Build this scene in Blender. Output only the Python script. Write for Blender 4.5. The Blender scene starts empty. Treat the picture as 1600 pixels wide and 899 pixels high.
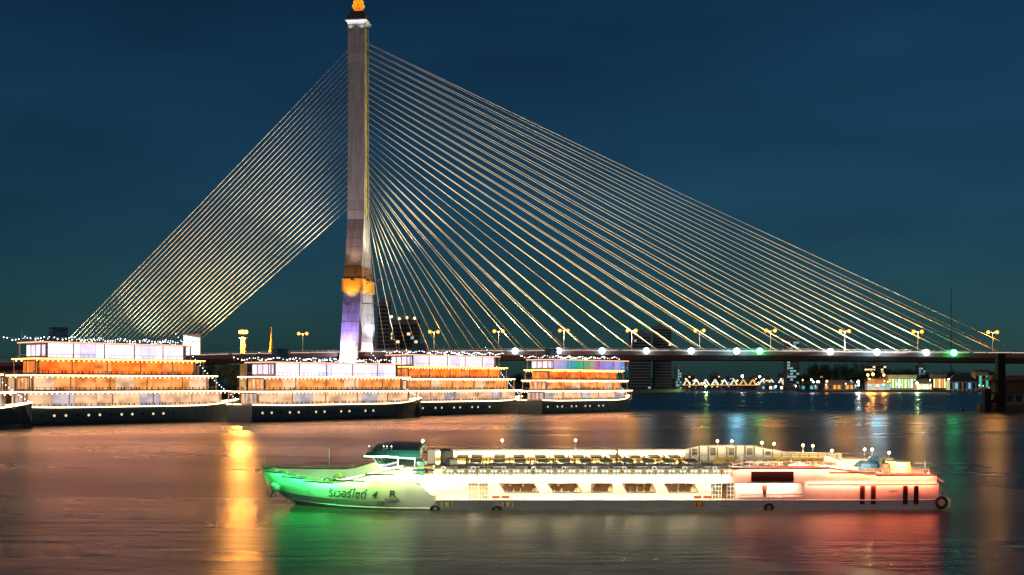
import bpy, math, random
from mathutils import Vector, Matrix
R = math.radians
random.seed(8)
sc = bpy.context.scene
col = sc.collection

# ------------------------------------------------------------------ camera, sky, sun, exposure
CAM_H = 10.94; F = 1900.0; HZ = 600.0
cam_d = bpy.data.cameras.new('camera'); cam = bpy.data.objects.new('camera', cam_d); col.objects.link(cam)
cam.location = (0, 0, CAM_H); cam.rotation_euler = (R(90), 0, 0)
cam_d.sensor_width = 36; cam_d.lens = F / 1600 * 36
cam_d.shift_y = (HZ - 449.5) / 1600
cam_d.clip_end = 20000; cam_d.clip_start = 0.5
sc.camera = cam

w = bpy.data.worlds.new('World'); sc.world = w; w.use_nodes = True
nt = w.node_tree; nt.nodes.clear()
sky = nt.nodes.new('ShaderNodeTexSky'); sky.sky_type = 'NISHITA'; sky.sun_disc = False
sky.sun_elevation = R(18.0); sky.sun_rotation = R(205); sky.altitude = 0
sky.air_density = 1.3; sky.dust_density = 0.6; sky.ozone_density = 3.0
tint = nt.nodes.new('ShaderNodeMix'); tint.data_type = 'RGBA'; tint.blend_type = 'MULTIPLY'
tint.inputs[0].default_value = 1.0; tint.inputs[7].default_value = (0.24, 0.76, 1.24, 1)
tcn = nt.nodes.new('ShaderNodeTexCoord'); mpn = nt.nodes.new('ShaderNodeMapping'); mpn.inputs['Scale'].default_value = (1.6, 1.6, 7)
cln = nt.nodes.new('ShaderNodeTexNoise'); cln.inputs['Scale'].default_value = 1.6; cln.inputs['Detail'].default_value = 5
crm = nt.nodes.new('ShaderNodeMapRange'); crm.inputs[1].default_value = 0.3; crm.inputs[2].default_value = 0.7
crm.inputs[3].default_value = 0.74; crm.inputs[4].default_value = 1.24
cmx = nt.nodes.new('ShaderNodeMix'); cmx.data_type = 'RGBA'; cmx.blend_type = 'MULTIPLY'; cmx.inputs[0].default_value = 1.0
bg = nt.nodes.new('ShaderNodeBackground'); bg.inputs[1].default_value = 0.011
wo = nt.nodes.new('ShaderNodeOutputWorld')
L = nt.links.new
L(sky.outputs[0], tint.inputs[6]); L(tcn.outputs['Generated'], mpn.inputs[0]); L(mpn.outputs[0], cln.inputs['Vector'])
L(cln.outputs[0], crm.inputs[0]); L(tint.outputs[2], cmx.inputs[6]); L(crm.outputs[0], cmx.inputs[7])
L(cmx.outputs[2], bg.inputs[0]); L(bg.outputs[0], wo.inputs[0])

sun_d = bpy.data.lights.new('city_glow_sun', 'SUN'); sun_d.energy = 0.25; sun_d.angle = R(12); sun_d.color = (1, 0.70, 0.60)  # dim warm lamp added to stand for city glow behind the camera
city_glow_sun = bpy.data.objects.new('city_glow_sun', sun_d); col.objects.link(city_glow_sun); city_glow_sun.rotation_euler = (R(72), 0, R(-25)); city_glow_sun.location = (0, -50, 300)

sc.view_settings.view_transform = 'Standard'; sc.view_settings.look = 'None'
sc.view_settings.exposure = 0; sc.view_settings.gamma = 1; sc.view_settings.use_curve_mapping = False
sc.render.engine = 'CYCLES'
sc.cycles.use_denoising = True
try: sc.cycles.denoiser = 'OPENIMAGEDENOISE'
except Exception: pass
sc.cycles.max_bounces = 6; sc.cycles.diffuse_bounces = 2; sc.cycles.glossy_bounces = 3
sc.cycles.transparent_max_bounces = 12; sc.cycles.transmission_bounces = 3
sc.cycles.sample_clamp_indirect = 4.0; sc.cycles.sample_clamp_direct = 0
sc.cycles.caustics_reflective = False; sc.cycles.caustics_refractive = False
sc.cycles.use_light_tree = True

# ------------------------------------------------------------------ helpers
MATS = {}
def mat(name, c, rough=0.6, metal=0.0, var=0.12, scale=3.0, bump=0.0, spec=0.5, stretch=(1, 1, 1)):
    if name in MATS: return MATS[name]
    m = bpy.data.materials.new(name); m.use_nodes = True; t = m.node_tree; b = t.nodes['Principled BSDF']
    b.inputs['Roughness'].default_value = rough; b.inputs['Metallic'].default_value = metal
    b.inputs['Specular IOR Level'].default_value = spec
    tc = t.nodes.new('ShaderNodeTexCoord'); mp = t.nodes.new('ShaderNodeMapping'); mp.inputs['Scale'].default_value = stretch
    n = t.nodes.new('ShaderNodeTexNoise'); n.inputs['Scale'].default_value = scale; n.inputs['Detail'].default_value = 6
    r = t.nodes.new('ShaderNodeMix'); r.data_type = 'RGBA'
    r.inputs[6].default_value = (*[max(0, x * (1 - var)) for x in c], 1)
    r.inputs[7].default_value = (*[min(1, x * (1 + var)) for x in c], 1)
    t.links.new(tc.outputs['Object'], mp.inputs[0]); t.links.new(mp.outputs[0], n.inputs['Vector'])
    t.links.new(n.outputs[0], r.inputs[0]); t.links.new(r.outputs[2], b.inputs['Base Color'])
    if bump:
        bn = t.nodes.new('ShaderNodeBump'); bn.inputs['Strength'].default_value = bump; bn.inputs['Distance'].default_value = 0.1
        t.links.new(n.outputs[0], bn.inputs['Height']); t.links.new(bn.outputs[0], b.inputs['Normal'])
    if name in ('concrete', 'hull_white_paint', 'facade_dusk'):
        oi = t.nodes.new('ShaderNodeObjectInfo'); hs = t.nodes.new('ShaderNodeHueSaturation')
        mr = t.nodes.new('ShaderNodeMapRange'); mr.inputs[3].default_value = 0.82; mr.inputs[4].default_value = 1.15
        n2 = t.nodes.new('ShaderNodeTexNoise'); n2.inputs['Scale'].default_value = 1.0; n2.inputs['Detail'].default_value = 5
        mp2 = t.nodes.new('ShaderNodeMapping'); mp2.inputs['Scale'].default_value = (1.1, 1.1, 0.3) if name != 'concrete' else (0.8, 0.8, 0.06)
        m3 = t.nodes.new('ShaderNodeMapRange'); m3.inputs[1].default_value = 0.35; m3.inputs[2].default_value = 0.6; m3.inputs[3].default_value = 0.70 if name == 'concrete' else 0.9; m3.inputs[4].default_value = 1.0
        mu = t.nodes.new('ShaderNodeMath'); mu.operation = 'MULTIPLY'
        t.links.new(tc.outputs['Object'], mp2.inputs[0]); t.links.new(mp2.outputs[0], n2.inputs['Vector']); t.links.new(n2.outputs[0], m3.inputs[0])
        if name == 'concrete': t.links.new(oi.outputs['Random'], mr.inputs[0])
        else: mr.inputs[3].default_value = mr.inputs[4].default_value = 1.0
        t.links.new(mr.outputs[0], mu.inputs[0]); t.links.new(m3.outputs[0], mu.inputs[1])
        t.links.new(mu.outputs[0], hs.inputs['Value']); t.links.new(r.outputs[2], hs.inputs['Color']); t.links.new(hs.outputs[0], b.inputs['Base Color'])
    MATS[name] = m
    return m
def emat(name, c, s):
    if name in MATS: return MATS[name]
    m = bpy.data.materials.new(name); m.use_nodes = True; t = m.node_tree; t.nodes.clear()
    e = t.nodes.new('ShaderNodeEmission'); e.inputs[0].default_value = (*c, 1); e.inputs[1].default_value = s
    o = t.nodes.new('ShaderNodeOutputMaterial'); t.links.new(e.outputs[0], o.inputs[0])
    MATS[name] = m
    return m
def glass(name='clear_glass', c=(0.9, 0.95, 0.95), k=0.9):
    if name in MATS: return MATS[name]
    m = bpy.data.materials.new(name); m.use_nodes = True; t = m.node_tree; t.nodes.clear()
    tr = t.nodes.new('ShaderNodeBsdfTransparent'); tr.inputs[0].default_value = (*c, 1)
    g = t.nodes.new('ShaderNodeBsdfGlossy'); g.inputs[1].default_value = 0.05
    x = t.nodes.new('ShaderNodeMixShader'); x.inputs[0].default_value = 1 - k
    o = t.nodes.new('ShaderNodeOutputMaterial')
    t.links.new(tr.outputs[0], x.inputs[1]); t.links.new(g.outputs[0], x.inputs[2]); t.links.new(x.outputs[0], o.inputs[0])
    MATS[name] = m
    return m

class MB:
    def __init__(s): s.v = []; s.f = []
    def quad(s, *p):
        n = len(s.v); s.v += [tuple(q) for q in p]; s.f.append(tuple(range(n, n + len(p)))); return s
    def box(s, x0, x1, y0, y1, z0, z1):
        n = len(s.v)
        s.v += [(x0,y0,z0),(x1,y0,z0),(x1,y1,z0),(x0,y1,z0),(x0,y0,z1),(x1,y0,z1),(x1,y1,z1),(x0,y1,z1)]
        s.f += [tuple(n + i for i in q) for q in ((3,2,1,0),(4,5,6,7),(0,1,5,4),(1,2,6,5),(2,3,7,6),(3,0,4,7))]
        return s
    def loft(s, rings, closed=True, caps=True):
        n = len(s.v); k = len(rings[0])
        for r in rings: s.v += [tuple(p) for p in r]
        for i in range(len(rings) - 1):
            for j in range(k if closed else k - 1):
                a = n + i * k + j; b = n + i * k + (j + 1) % k
                s.f.append((a, b, b + k, a + k))
        if caps and closed:
            s.f.append(tuple(n + j for j in reversed(range(k))))
            s.f.append(tuple(n + (len(rings) - 1) * k + j for j in range(k)))
        return s
    def prism(s, prof, fn0, fn1):          # profile -> two end rings
        return s.loft([[fn0(*p) for p in prof], [fn1(*p) for p in prof]])
    def tube(s, pts, r, n=6, r1=None):
        pts = [Vector(p) for p in pts]; rings = []
        for i, p in enumerate(pts):
            d = (pts[min(i + 1, len(pts) - 1)] - pts[max(i - 1, 0)]).normalized()
            u = d.cross(Vector((0, 0, 1)))
            if u.length < 1e-3: u = Vector((1, 0, 0))
            u.normalize(); q = d.cross(u)
            rr = r if r1 is None else r + (r1 - r) * i / (len(pts) - 1)
            rings.append([p + (u * math.cos(2 * math.pi * k / n) + q * math.sin(2 * math.pi * k / n)) * rr for k in range(n)])
        return s.loft(rings)
    def lathe(s, prof, n=12, c=(0, 0, 0)):
        return s.loft([[(c[0] + r * math.cos(2 * math.pi * k / n), c[1] + r * math.sin(2 * math.pi * k / n), c[2] + z) for k in range(n)] for r, z in prof])
    def ball(s, c, r, n=8, m=5):
        return s.lathe([(max(1e-3, r * math.sin(math.pi * i / m)), -r * math.cos(math.pi * i / m)) for i in range(m + 1)], n, c)
    def torus(s, c, r, t, axis='y', n=14, m=7):
        rings = []
        for i in range(n + 1):
            a = 2 * math.pi * i / n; ring = []
            for j in range(m):
                b = 2 * math.pi * j / m; q = r + t * math.cos(b); h = t * math.sin(b)
                p = (q * math.cos(a), h, q * math.sin(a)) if axis == 'y' else ((q * math.cos(a), q * math.sin(a), h) if axis == 'z' else (h, q * math.cos(a), q * math.sin(a)))
                ring.append((c[0] + p[0], c[1] + p[1], c[2] + p[2]))
            rings.append(ring)
        return s.loft(rings, caps=False)
    def mesh(s, name, m, smooth=False):
        me = bpy.data.meshes.new(name); me.from_pydata(s.v, [], s.f); me.update()
        if m: me.materials.append(m)
        if smooth:
            for p in me.polygons: p.use_smooth = True
        return me
    def build(s, name, m, parent=None, smooth=False):
        return link(name, s.mesh(name, m, smooth), parent)
def link(name, data, parent=None, loc=None, rz=None):
    o = bpy.data.objects.new(name, data); col.objects.link(o)
    if parent is not None: o.parent = parent
    if loc is not None: o.location = loc
    if rz is not None: o.rotation_euler = (0, 0, rz)
    return o
def tag(o, label=None, cat=None, group=None, kind=None):
    if label: o['label'] = label
    if cat: o['category'] = cat
    if group: o['group'] = group
    if kind: o['kind'] = kind
    return o
def empty(name, loc=(0, 0, 0), rz=0): return link(name, None, None, loc, rz)
def copy_tree(o, parent=None):
    c = o.copy(); col.objects.link(c); c.parent = parent
    for ch in [x for x in bpy.data.objects if x.parent == o]:
        copy_tree(ch, c)
    return c
def lamp(name, typ, loc, energy, color, parent=None, size=0.3, target=None, spot=60, blend=0.6, sy=None):
    d = bpy.data.lights.new(name, typ); d.energy = energy; d.color = color
    if typ == 'AREA':
        d.shape = 'RECTANGLE'; d.size = size; d.size_y = sy or size
    else: d.shadow_soft_size = size
    if typ == 'SPOT': d.spot_size = R(spot); d.spot_blend = blend
    o = bpy.data.objects.new(name, d); col.objects.link(o)
    if parent is not None: o.parent = parent
    o.location = loc
    if target is not None:
        o.rotation_euler = (Vector(target) - Vector(loc)).to_track_quat('-Z', 'Y').to_euler()
    return o
def lerp(tab, x):
    if x <= tab[0][0]: return tab[0][1]
    for (a, b), (c, d) in zip(tab, tab[1:]):
        if x <= c: return b + (d - b) * (x - a) / (c - a)
    return tab[-1][1]
def at(px, py, Z): return Vector(((px - 800) / F * Z, Z, CAM_H - (py - HZ) / F * Z))

# ------------------------------------------------------------------ materials
concrete = mat('concrete', (0.36, 0.33, 0.31), 0.8, 0, 0.22, 0.35, 0.2, stretch=(1, 1, 0.35))
white = mat('white_paint', (0.78, 0.77, 0.74), 0.45, 0, 0.05)
hullwhite = mat('hull_white_paint', (0.70, 0.67, 0.66), 0.4, 0, 0.09, 0.8, 0.02)
gold = mat('gold_paint', (0.75, 0.42, 0.06), 0.45, 0, 0.12)
dark = mat('dark_metal', (0.03, 0.03, 0.035), 0.5)
black = mat('black_rubber', (0.015, 0.015, 0.016), 0.7)
steel = mat('steel', (0.45, 0.45, 0.45), 0.35, 0.6)
navy = mat('navy_cloth', (0.02, 0.028, 0.06), 0.85)
yellowcable = mat('cable_sheath', (0.88, 0.80, 0.50), 0.5, 0, 0.06)
wood = mat('weathered_wood', (0.10, 0.06, 0.035), 0.8, 0, 0.35, 2, 0.3)
brownfascia = mat('painted_deck_edge', (0.20, 0.12, 0.10), 0.7, 0, 0.2, 0.4, 0.1)

# ------------------------------------------------------------------ water and land
def make_water():
    m = bpy.data.materials.new('river_water'); m.use_nodes = True; t = m.node_tree; b = t.nodes['Principled BSDF']
    b.inputs['Base Color'].default_value = (0.040, 0.050, 0.040, 1)
    b.inputs['Roughness'].default_value = 0.16; b.inputs['IOR'].default_value = 1.33
    tc = t.nodes.new('ShaderNodeTexCoord')
    def noise(sx, sy, scale, det):
        mp = t.nodes.new('ShaderNodeMapping'); mp.inputs['Scale'].default_value = (sx, sy, 1)
        n = t.nodes.new('ShaderNodeTexNoise'); n.inputs['Scale'].default_value = scale; n.inputs['Detail'].default_value = det
        t.links.new(tc.outputs['Object'], mp.inputs[0]); t.links.new(mp.outputs[0], n.inputs['Vector']); return n
    n1 = noise(0.35, 1, 0.5, 4); n2 = noise(0.5, 1, 2.4, 3); n3 = noise(0.12, 0.4, 0.07, 3)
    ad = t.nodes.new('ShaderNodeMath'); ad.operation = 'MULTIPLY_ADD'; ad.inputs[1].default_value = 0.35
    t.links.new(n2.outputs[0], ad.inputs[0]); t.links.new(n1.outputs[0], ad.inputs[2])
    bp = t.nodes.new('ShaderNodeBump'); bp.inputs['Strength'].default_value = 0.5; bp.inputs['Distance'].default_value = 0.30
    t.links.new(ad.outputs[0], bp.inputs['Height']); t.links.new(bp.outputs[0], b.inputs['Normal'])
    mr = t.nodes.new('ShaderNodeMapRange'); mr.inputs[1].default_value = 0.3; mr.inputs[2].default_value = 0.7
    mr.inputs[3].default_value = 0.23; mr.inputs[4].default_value = 0.34
    t.links.new(n3.outputs[0], mr.inputs[0]); t.links.new(mr.outputs[0], b.inputs['Roughness'])
    return m
g = MB().quad((-5000, -300, 0), (5000, -300, 0), (5000, 12000, 0), (-5000, 12000, 0)).build('river_water', make_water())
tag(g, kind='structure')

edge = [(-3000, 575), (-300, 548), (-52, 508), (-36, 520), (10, 800), (120, 1350), (245, 1700), (262, 2600), (455, 2600), (440, 1720), (560, 1690), (760, 1640), (1100, 1500), (3000, 1200)]
BANKZ = 3.0
lb = MB()
poly = edge + [(3000, 12000), (-3000, 12000)]
lb.quad(*[(x, y, BANKZ) for x, y in poly])
g = lb.build('ground', mat('bank_soil', (0.06, 0.065, 0.045), 0.9, 0, 0.3, 0.05)); tag(g, kind='structure')
lb = MB()
for (x0, y0), (x1, y1) in zip(edge, edge[1:]):
    lb.quad((x0, y0, -2), (x1, y1, -2), (x1, y1, BANKZ + 0.9), (x0, y0, BANKZ + 0.9))
    lb.quad((x0, y0, BANKZ + 0.9), (x1, y1, BANKZ + 0.9), (x1, y1 + 0.6, BANKZ + 0.9), (x0, y0 + 0.6, BANKZ + 0.9))
g = lb.build('embankment_wall', mat('embankment', (0.22, 0.2, 0.18), 0.85, 0, 0.25, 0.2)); tag(g, 'low grey concrete embankment wall along the river banks', 'wall')

# ------------------------------------------------------------------ the bridge
BA = R(7.8)
T0 = Vector((-67.8, 537, 0)); DX = Vector((math.cos(BA), -math.sin(BA), 0)); DY = Vector((math.sin(BA), math.cos(BA), 0))
bridge = empty('cable_stayed_bridge', T0, -BA)
tag(bridge, 'cable-stayed bridge with one tall concrete tower and golden cables over the river', 'bridge')
def s_of_px(px, y=0.0):
    a = (px - 800) / F
    X0 = T0.x + DY.x * y; Z0 = T0.y + DY.y * y
    return (a * Z0 - X0) / (DX.x - a * DX.y)
DECK = [(-420, 12), (-260, 17), (-142, 21), (-60, 23.4), (0, 24.3), (90, 24.6), (180, 24.1), (290, 22.6), (420, 19.5), (700, 11)]
def dz(s): return lerp(DECK, s)
def bw(s, y, z): p = T0 + DX * s + DY * y; return Vector((p.x, p.y, z))
# deck
secs = [-420 + 14 * i for i in range(81)]
prof = [(-14.5, 0), (14.5, 0), (14.5, -1.5), (11.5, -3.4), (-11.5, -3.4), (-14.5, -1.5)]
MB().loft([[(s, y, dz(s) + z) for y, z in prof] for s in secs]).build('deck', brownfascia, bridge)
MB().loft([[(s, y, dz(s) + z) for y, z in ((-11.2, 0.02), (11.2, 0.02), (11.2, 0.004), (-11.2, 0.004))] for s in secs]).build('roadway', mat('asphalt', (0.05, 0.05, 0.052), 0.85), bridge)
for sg in (-1, 1):
    yy = 14.2 * sg
    MB().loft([[(s, yy + a, dz(s) + z) for a, z in ((-0.15, 0), (0.15, 0), (0.15, 0.6), (-0.15, 0.6))] for s in secs]).build('parapet', mat('parapet_concrete', (0.5, 0.42, 0.38), 0.8), bridge)
    r = MB()
    for h in (0.95, 1.3): r.loft([[(s, yy + a, dz(s) + h + z) for a, z in ((-0.06, -0.05), (0.06, -0.05), (0.06, 0.05), (-0.06, 0.05))] for s in secs])
    rl = r.build('handrail', steel, bridge)
    r = MB(); s = -300.0
    while s < 480:
        r.box(s - 0.06, s + 0.06, yy - 0.05, yy + 0.05, dz(s) + 0.6, dz(s) + 1.3); s += 2.4
    tag(r.build('baluster', steel, rl), kind='stuff')
    # glowing line added under the handrail in place of headlight trails, with gaps
    r = MB(); s = -150.0
    while s < 440:
        L_ = random.uniform(3.0, 9.0)
        r.box(s, s + L_, yy + sg * 0.16, yy + sg * 0.24, dz(s) + 0.44, dz(s) + 0.60); s += L_ + random.choice((0.3, 0.5, 1.6))
    r.build('headlight_trail_line', emat('headlight_trail_line', (1.0, 0.78, 0.66), 1.1), rl)
# piers left of the tower and beyond the right frame edge
for s in (-100, -180, 300):
    MB().loft([[(s + a, b, z) for a, b in ((-2, -9), (2, -9), (2, 9), (-2, 9))] for z in (-3 if s > 0 else 2, dz(s) - 3.4)]).build('pier', concrete, bridge)
# tower: solid cores with cast lifts standing proud, joints recessed
TOP = 169.0; MERGE = 83.0
def col_ring(z, k=1.0, notch=True):
    hx = 3.75 * k; hy = lerp([(83, 4.6), (110, 3.9), (169, 3.7)], z) * k
    n = 1.9
    return [(-hx, -hy, z), (hx, -hy, z), (hx, -n, z), (hx - 0.5, -n, z), (hx - 0.5, n, z), (hx, n, z), (hx, hy, z), (-hx, hy, z), (-hx, n, z), (-hx + 0.5, n, z), (-hx + 0.5, -n, z), (-hx, -n, z)]
core = MB().loft([col_ring(MERGE, 0.965), col_ring(TOP, 0.965)]).build('tower_column', concrete, bridge)
z = MERGE
while z < TOP - 0.5:
    z1 = min(z + 4.3, TOP)
    MB().loft([col_ring(z + 0.1), col_ring(z1 - 0.1)]).build('concrete_block', concrete, core); z = z1
for sx in (-1, 1):
    MB().box(min(sx * 3.2, sx * 3.45), max(sx * 3.2, sx * 3.45), -1.85, 1.85, MERGE + 2, TOP - 1.2).build('anchor_panel', mat('anchor_yellow', (0.62, 0.50, 0.12), 0.6, 0, 0.25, 0.4), bridge)
def leg_c(z): return lerp([(0, 16.0), (24, 13.3), (MERGE, 2.35)], z)
def leg_ring(z, sg, k=1.0, ex=0.0):
    hx = lerp([(0, 4.1), (54, 3.8), (MERGE, 3.75)], z) * k + ex
    hy = lerp([(0, 2.9), (54, 2.4), (MERGE, 2.25)], z) * k + ex
    c = sg * leg_c(z)
    return [(-hx, c - hy, z), (hx, c - hy, z), (hx, c + hy, z), (-hx, c + hy, z)]
for sg in (-1, 1):
    leg = MB().loft([leg_ring(z, sg, 0.96) for z in (0, 24, MERGE)]).build('tower_leg', concrete, bridge)
    z = 1.0
    while z < MERGE - 0.5:
        z1 = min(z + 4.1, MERGE)
        MB().loft([leg_ring(z + 0.1, sg), leg_ring(z1 - 0.1, sg)]).build('concrete_block', concrete, leg); z = z1
    MB().loft([leg_ring(z, sg, 1, 0.75) for z in (51.0, 56.6)]).build('gold_band', mat('band_gold', (0.72, 0.33, 0.03), 0.5, 0, 0.15), leg)
    MB().loft([leg_ring(z, sg, 1, 0.25) for z in (56.7, 62)]).build('band_collar', mat('brown_stone', (0.16, 0.09, 0.05), 0.8), leg)
    MB().box(-7, 7, sg * 16 - 6, sg * 16 + 6, 2, 5.5).build('leg_footing', concrete, leg)
MB().box(-2.6, 2.6, -leg_c(54) + 2.0, leg_c(54) - 2.0, 51.6, 55.8).build('cross_beam', mat('beam_pink', (0.55, 0.30, 0.20), 0.6), bridge)
MB().box(-2.6, 2.6, -11, 11, 16.0, 20.3).build('cross_beam', concrete, bridge)
# capital and flame-shaped lotus finial
cp = MB()
cp.loft([[(x * k, y * k, z) for x, y in ((-1, -1), (1, -1), (1, 1), (-1, 1))] for k, z in ((3.8, TOP), (4.1, TOP + 0.7), (4.8, TOP + 1.3), (4.8, TOP + 1.7))])
cap = cp.build('capital', mat('capital_white', (0.8, 0.8, 0.82), 0.5), bridge)
MB().loft([[(x * k, y * k, z) for x, y in ((-1, -1), (1, -1), (1, 1), (-1, 1))] for k, z in ((4.3, TOP + 1.75), (4.1, TOP + 4.0), (3.0, TOP + 4.3), (2.9, TOP + 5.8))]).build('finial_plinth', mat('plinth_dark', (0.09, 0.06, 0.05), 0.7), bridge)
FB = TOP + 5.8
fp = [(1.5, 0), (2.65, 1.3), (2.6, 2.3), (1.9, 4.3), (1.3, 6.4), (0.85, 8.8), (0.4, 11.5), (0.08, 15)]
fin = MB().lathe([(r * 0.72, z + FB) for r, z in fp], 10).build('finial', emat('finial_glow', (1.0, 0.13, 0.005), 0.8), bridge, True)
pet = MB(); 
for tier in range(6):
    n = 9 if tier < 4 else 6; z0 = tier * 1.75
    for k in range(n):
        a = 2 * math.pi * (k + 0.5 * (tier % 2)) / n
        r0 = lerp([(z, r) for r, z in fp], z0); r1 = lerp([(z, r) for r, z in fp], z0 + 2.6)
        ca, sa = math.cos(a), math.sin(a); wd = r0 * 2.2 / n
        b0 = (ca * r0 * 0.85, sa * r0 * 0.85); md = (ca * r0 * 1.06, sa * r0 * 1.06); tp = (ca * r1 * 1.02, sa * r1 * 1.02)
        pet.quad((b0[0] - sa * wd * .6, b0[1] + ca * wd * .6, FB + z0), (b0[0] + sa * wd * .6, b0[1] - ca * wd * .6, FB + z0),
                 (md[0] + sa * wd, md[1] - ca * wd, FB + z0 + 1.1), (tp[0], tp[1], FB + z0 + 2.6), (md[0] - sa * wd, md[1] + ca * wd, FB + z0 + 1.1))
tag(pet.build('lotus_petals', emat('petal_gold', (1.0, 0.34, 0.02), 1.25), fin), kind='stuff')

# stay cables
def cable(a, b, r):
    mid = (Vector(a) + Vector(b)) / 2; mid.z -= (Vector(a) - Vector(b)).length * 0.004
    return MB().tube([a, (Vector(a) + mid) / 2 - Vector((0, 0, 0.1)), mid, (Vector(b) + mid) / 2 - Vector((0, 0, 0.1)), b], r, 8).build('stay_cable', yellowcable, bridge, True)
for k in range(28):
    u = k / 27
    zt = 161.5 - 72 * u
    s = 279 - 264 * u
    for sg in (-1, 1):
        cable((3.3, sg * 1.2, zt), (s, sg * 11.6, dz(s)), 0.12)
    s2 = -147 + 64 * u
    cable((-3.3, 0, 159.8 - 70 * u), (s2, 0, dz(s2)), 0.11)
# --- floodlights for the cables and the tower
fl_b = emat('floodlight_face', (0.55, 0.88, 1.0), 14)
gl_b = emat('green_lamp_face', (0.05, 1.0, 0.25), 25)
def floodlight(px, face, power, color, label, group, aim_s, aim_z, out=True, spot=75):
    s = s_of_px(px, -16)
    z = dz(s) + 0.2
    e = empty('floodlight', bw(s, -16.2, z), -BA)
    tag(e, label, 'floodlight', group)
    MB().box(-0.12, 0.12, 0, 1.9, -0.5, -0.3).build('bracket', dark, e)
    MB().loft([[(x * k, y0, zz * k) for x, zz in ((-1, -1), (1, -1), (1, 1), (-1, 1))] for k, y0 in ((0.55, 0.35), (0.8, -0.25))]).build('housing', dark, e)
    MB().ball((0, -0.34, 0), 1.25, 12, 8).build('lens', face, e, True)
    if power:
        lamp('floodlight_beam', 'SPOT', (0, -1.6, 0.6), power * 0.5, color, e, 0.6, (aim_s - s, 6, aim_z - z), spot)
    if px in (1151, 1370): lamp('floodlight_glow', 'POINT', (0, -2.4, 0), 5200, (0.22, 0.70, 1.0), e, 0.9)
    return e
for px in (805, 873, 941, 1010, 1080, 1151, 1297, 1370, 1447):
    s = s_of_px(px)
    floodlight(px, fl_b, 260000, (1.0, 0.93, 0.72), 'blue-white floodlight on a bracket outside the bridge parapet', 'floodlights along the bridge deck', s * 0.45, 110, spot=92)
for px in (1187, 1490):
    floodlight(px, gl_b, 9000, (0.1, 1, 0.4), 'green lamp on the bridge edge beside the white floodlights', 'green lamps on the bridge deck', s_of_px(px) * 0.8, 60)
# the back stays get three ground-mounted floods on the anchor span
for s in (-150, -105, -70, -40):
    e = empty('floodlight', bw(s, -15.6, dz(s) + 0.3), -BA)
    tag(e, 'warm floodlight on the bridge edge under the single row of back cables', 'floodlight', 'back cable floodlights')
    MB().box(-0.5, 0.5, -0.4, 0.4, -0.3, 0.3).build('housing', dark, e)
    MB().box(-0.45, 0.45, -0.35, 0.35, 0.3, 0.34).build('lens', emat('flood_warm', (1, 0.85, 0.6), 12), e)
    lamp('floodlight_beam', 'SPOT', (0, -0.2, 0.8), 120000, (1, 0.94, 0.74), e, 0.5, (-s * 0.35 , 10, 85), 100)
# tower floodlights, parts of the bridge
def tower_lamp(loc, aim, power, color, spot=50, size=0.8, mount=None):
    k = 0.25 if size < 0.5 else 1
    fx = MB().box(loc[0] - 0.5 * k, loc[0] + 0.5 * k, loc[1] - 0.45 * k, loc[1] + 0.45 * k, loc[2] - 1.2 * k - .2, loc[2] - 0.5 * k - .2).build('tower_floodlight', dark, bridge)
    if mount: MB().tube([(loc[0], loc[1], loc[2] - 0.9), mount], 0.16, 6).build('lamp_bracket', dark, fx)
    lamp('tower_floodlight_beam', 'SPOT', loc, power, color, bridge, size, aim, spot)
ny = -leg_c(24) - 2.9
tower_lamp((-1.5, ny - 3.0, 21), (0, -7.5, 58), 150000, (0.30, 0.20, 1.0), 60, mount=(-1.5, ny + 1, 20))
tower_lamp((1.5, ny - 3.2, 20), (0, -10.0, 42), 9000, (0.9, 0.85, 1.0), 70, mount=(1.5, ny + 1, 19))
tower_lamp((11, 2, 26), (2, 9, 50), 60000, (0.82, 0.86, 1.0), 80)
tower_lamp((12, -5, 26), (3, -4, 62), 36000, (0.82, 0.9, 1.0), 70)
tower_lamp((1.0, -14, 57), (0, -3.8, 105), 16000, (1.0, 0.60, 0.50), 60, mount=(1, -leg_c(55), 55.5))
tower_lamp((9.0, -1.0, 57), (3.4, 0, 125), 90000, (0.95, 1.0, 0.70), 50, mount=(2, -1, 55))
tower_lamp((0, -18, 46), (0, -10, 54), 15000, (1.0, 0.6, 0.1), 50, mount=(0, -leg_c(45), 45))
tower_lamp((9, -3, 47), (3, -3, 54), 9000, (1.0, 0.7, 0.12), 90, mount=(2, -leg_c(46), 46))
for sx in (-1, 1):
    for sy in (-1, 1): tower_lamp((sx * 8, sy * 9, 59), (sx * 60, sy * 2, 150), 80000, (1.0, 0.92, 0.70), 66, mount=(sx * 2, sy * 9, 55.5))  # extra lamps added here to brighten the upper cables
for a in (-2.6, 2.6):
    tower_lamp((a, -5.2, TOP - 2.6), (a, -4, TOP + 2), 380, (0.85, 0.92, 1.0), 110, 0.3, mount=(a, -3.6, TOP - 3.0))
# big flood glow at deck level on both legs (the bright lamp clusters in the picture)
for loc in ((-1.0, ny - 0.6, 22.5), (3.2, 9.6, 25.0)):
    MB().ball(loc, 0.9, 10, 6).build('tower_lamp_globe', emat('tower_globe', (0.85, 0.84, 1.0), 22), bridge, True)
    lamp('tower_globe_light', 'POINT', (loc[0], loc[1] - 1.6, loc[2]), 9000, (0.8, 0.78, 1.0), bridge, 0.9)

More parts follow.
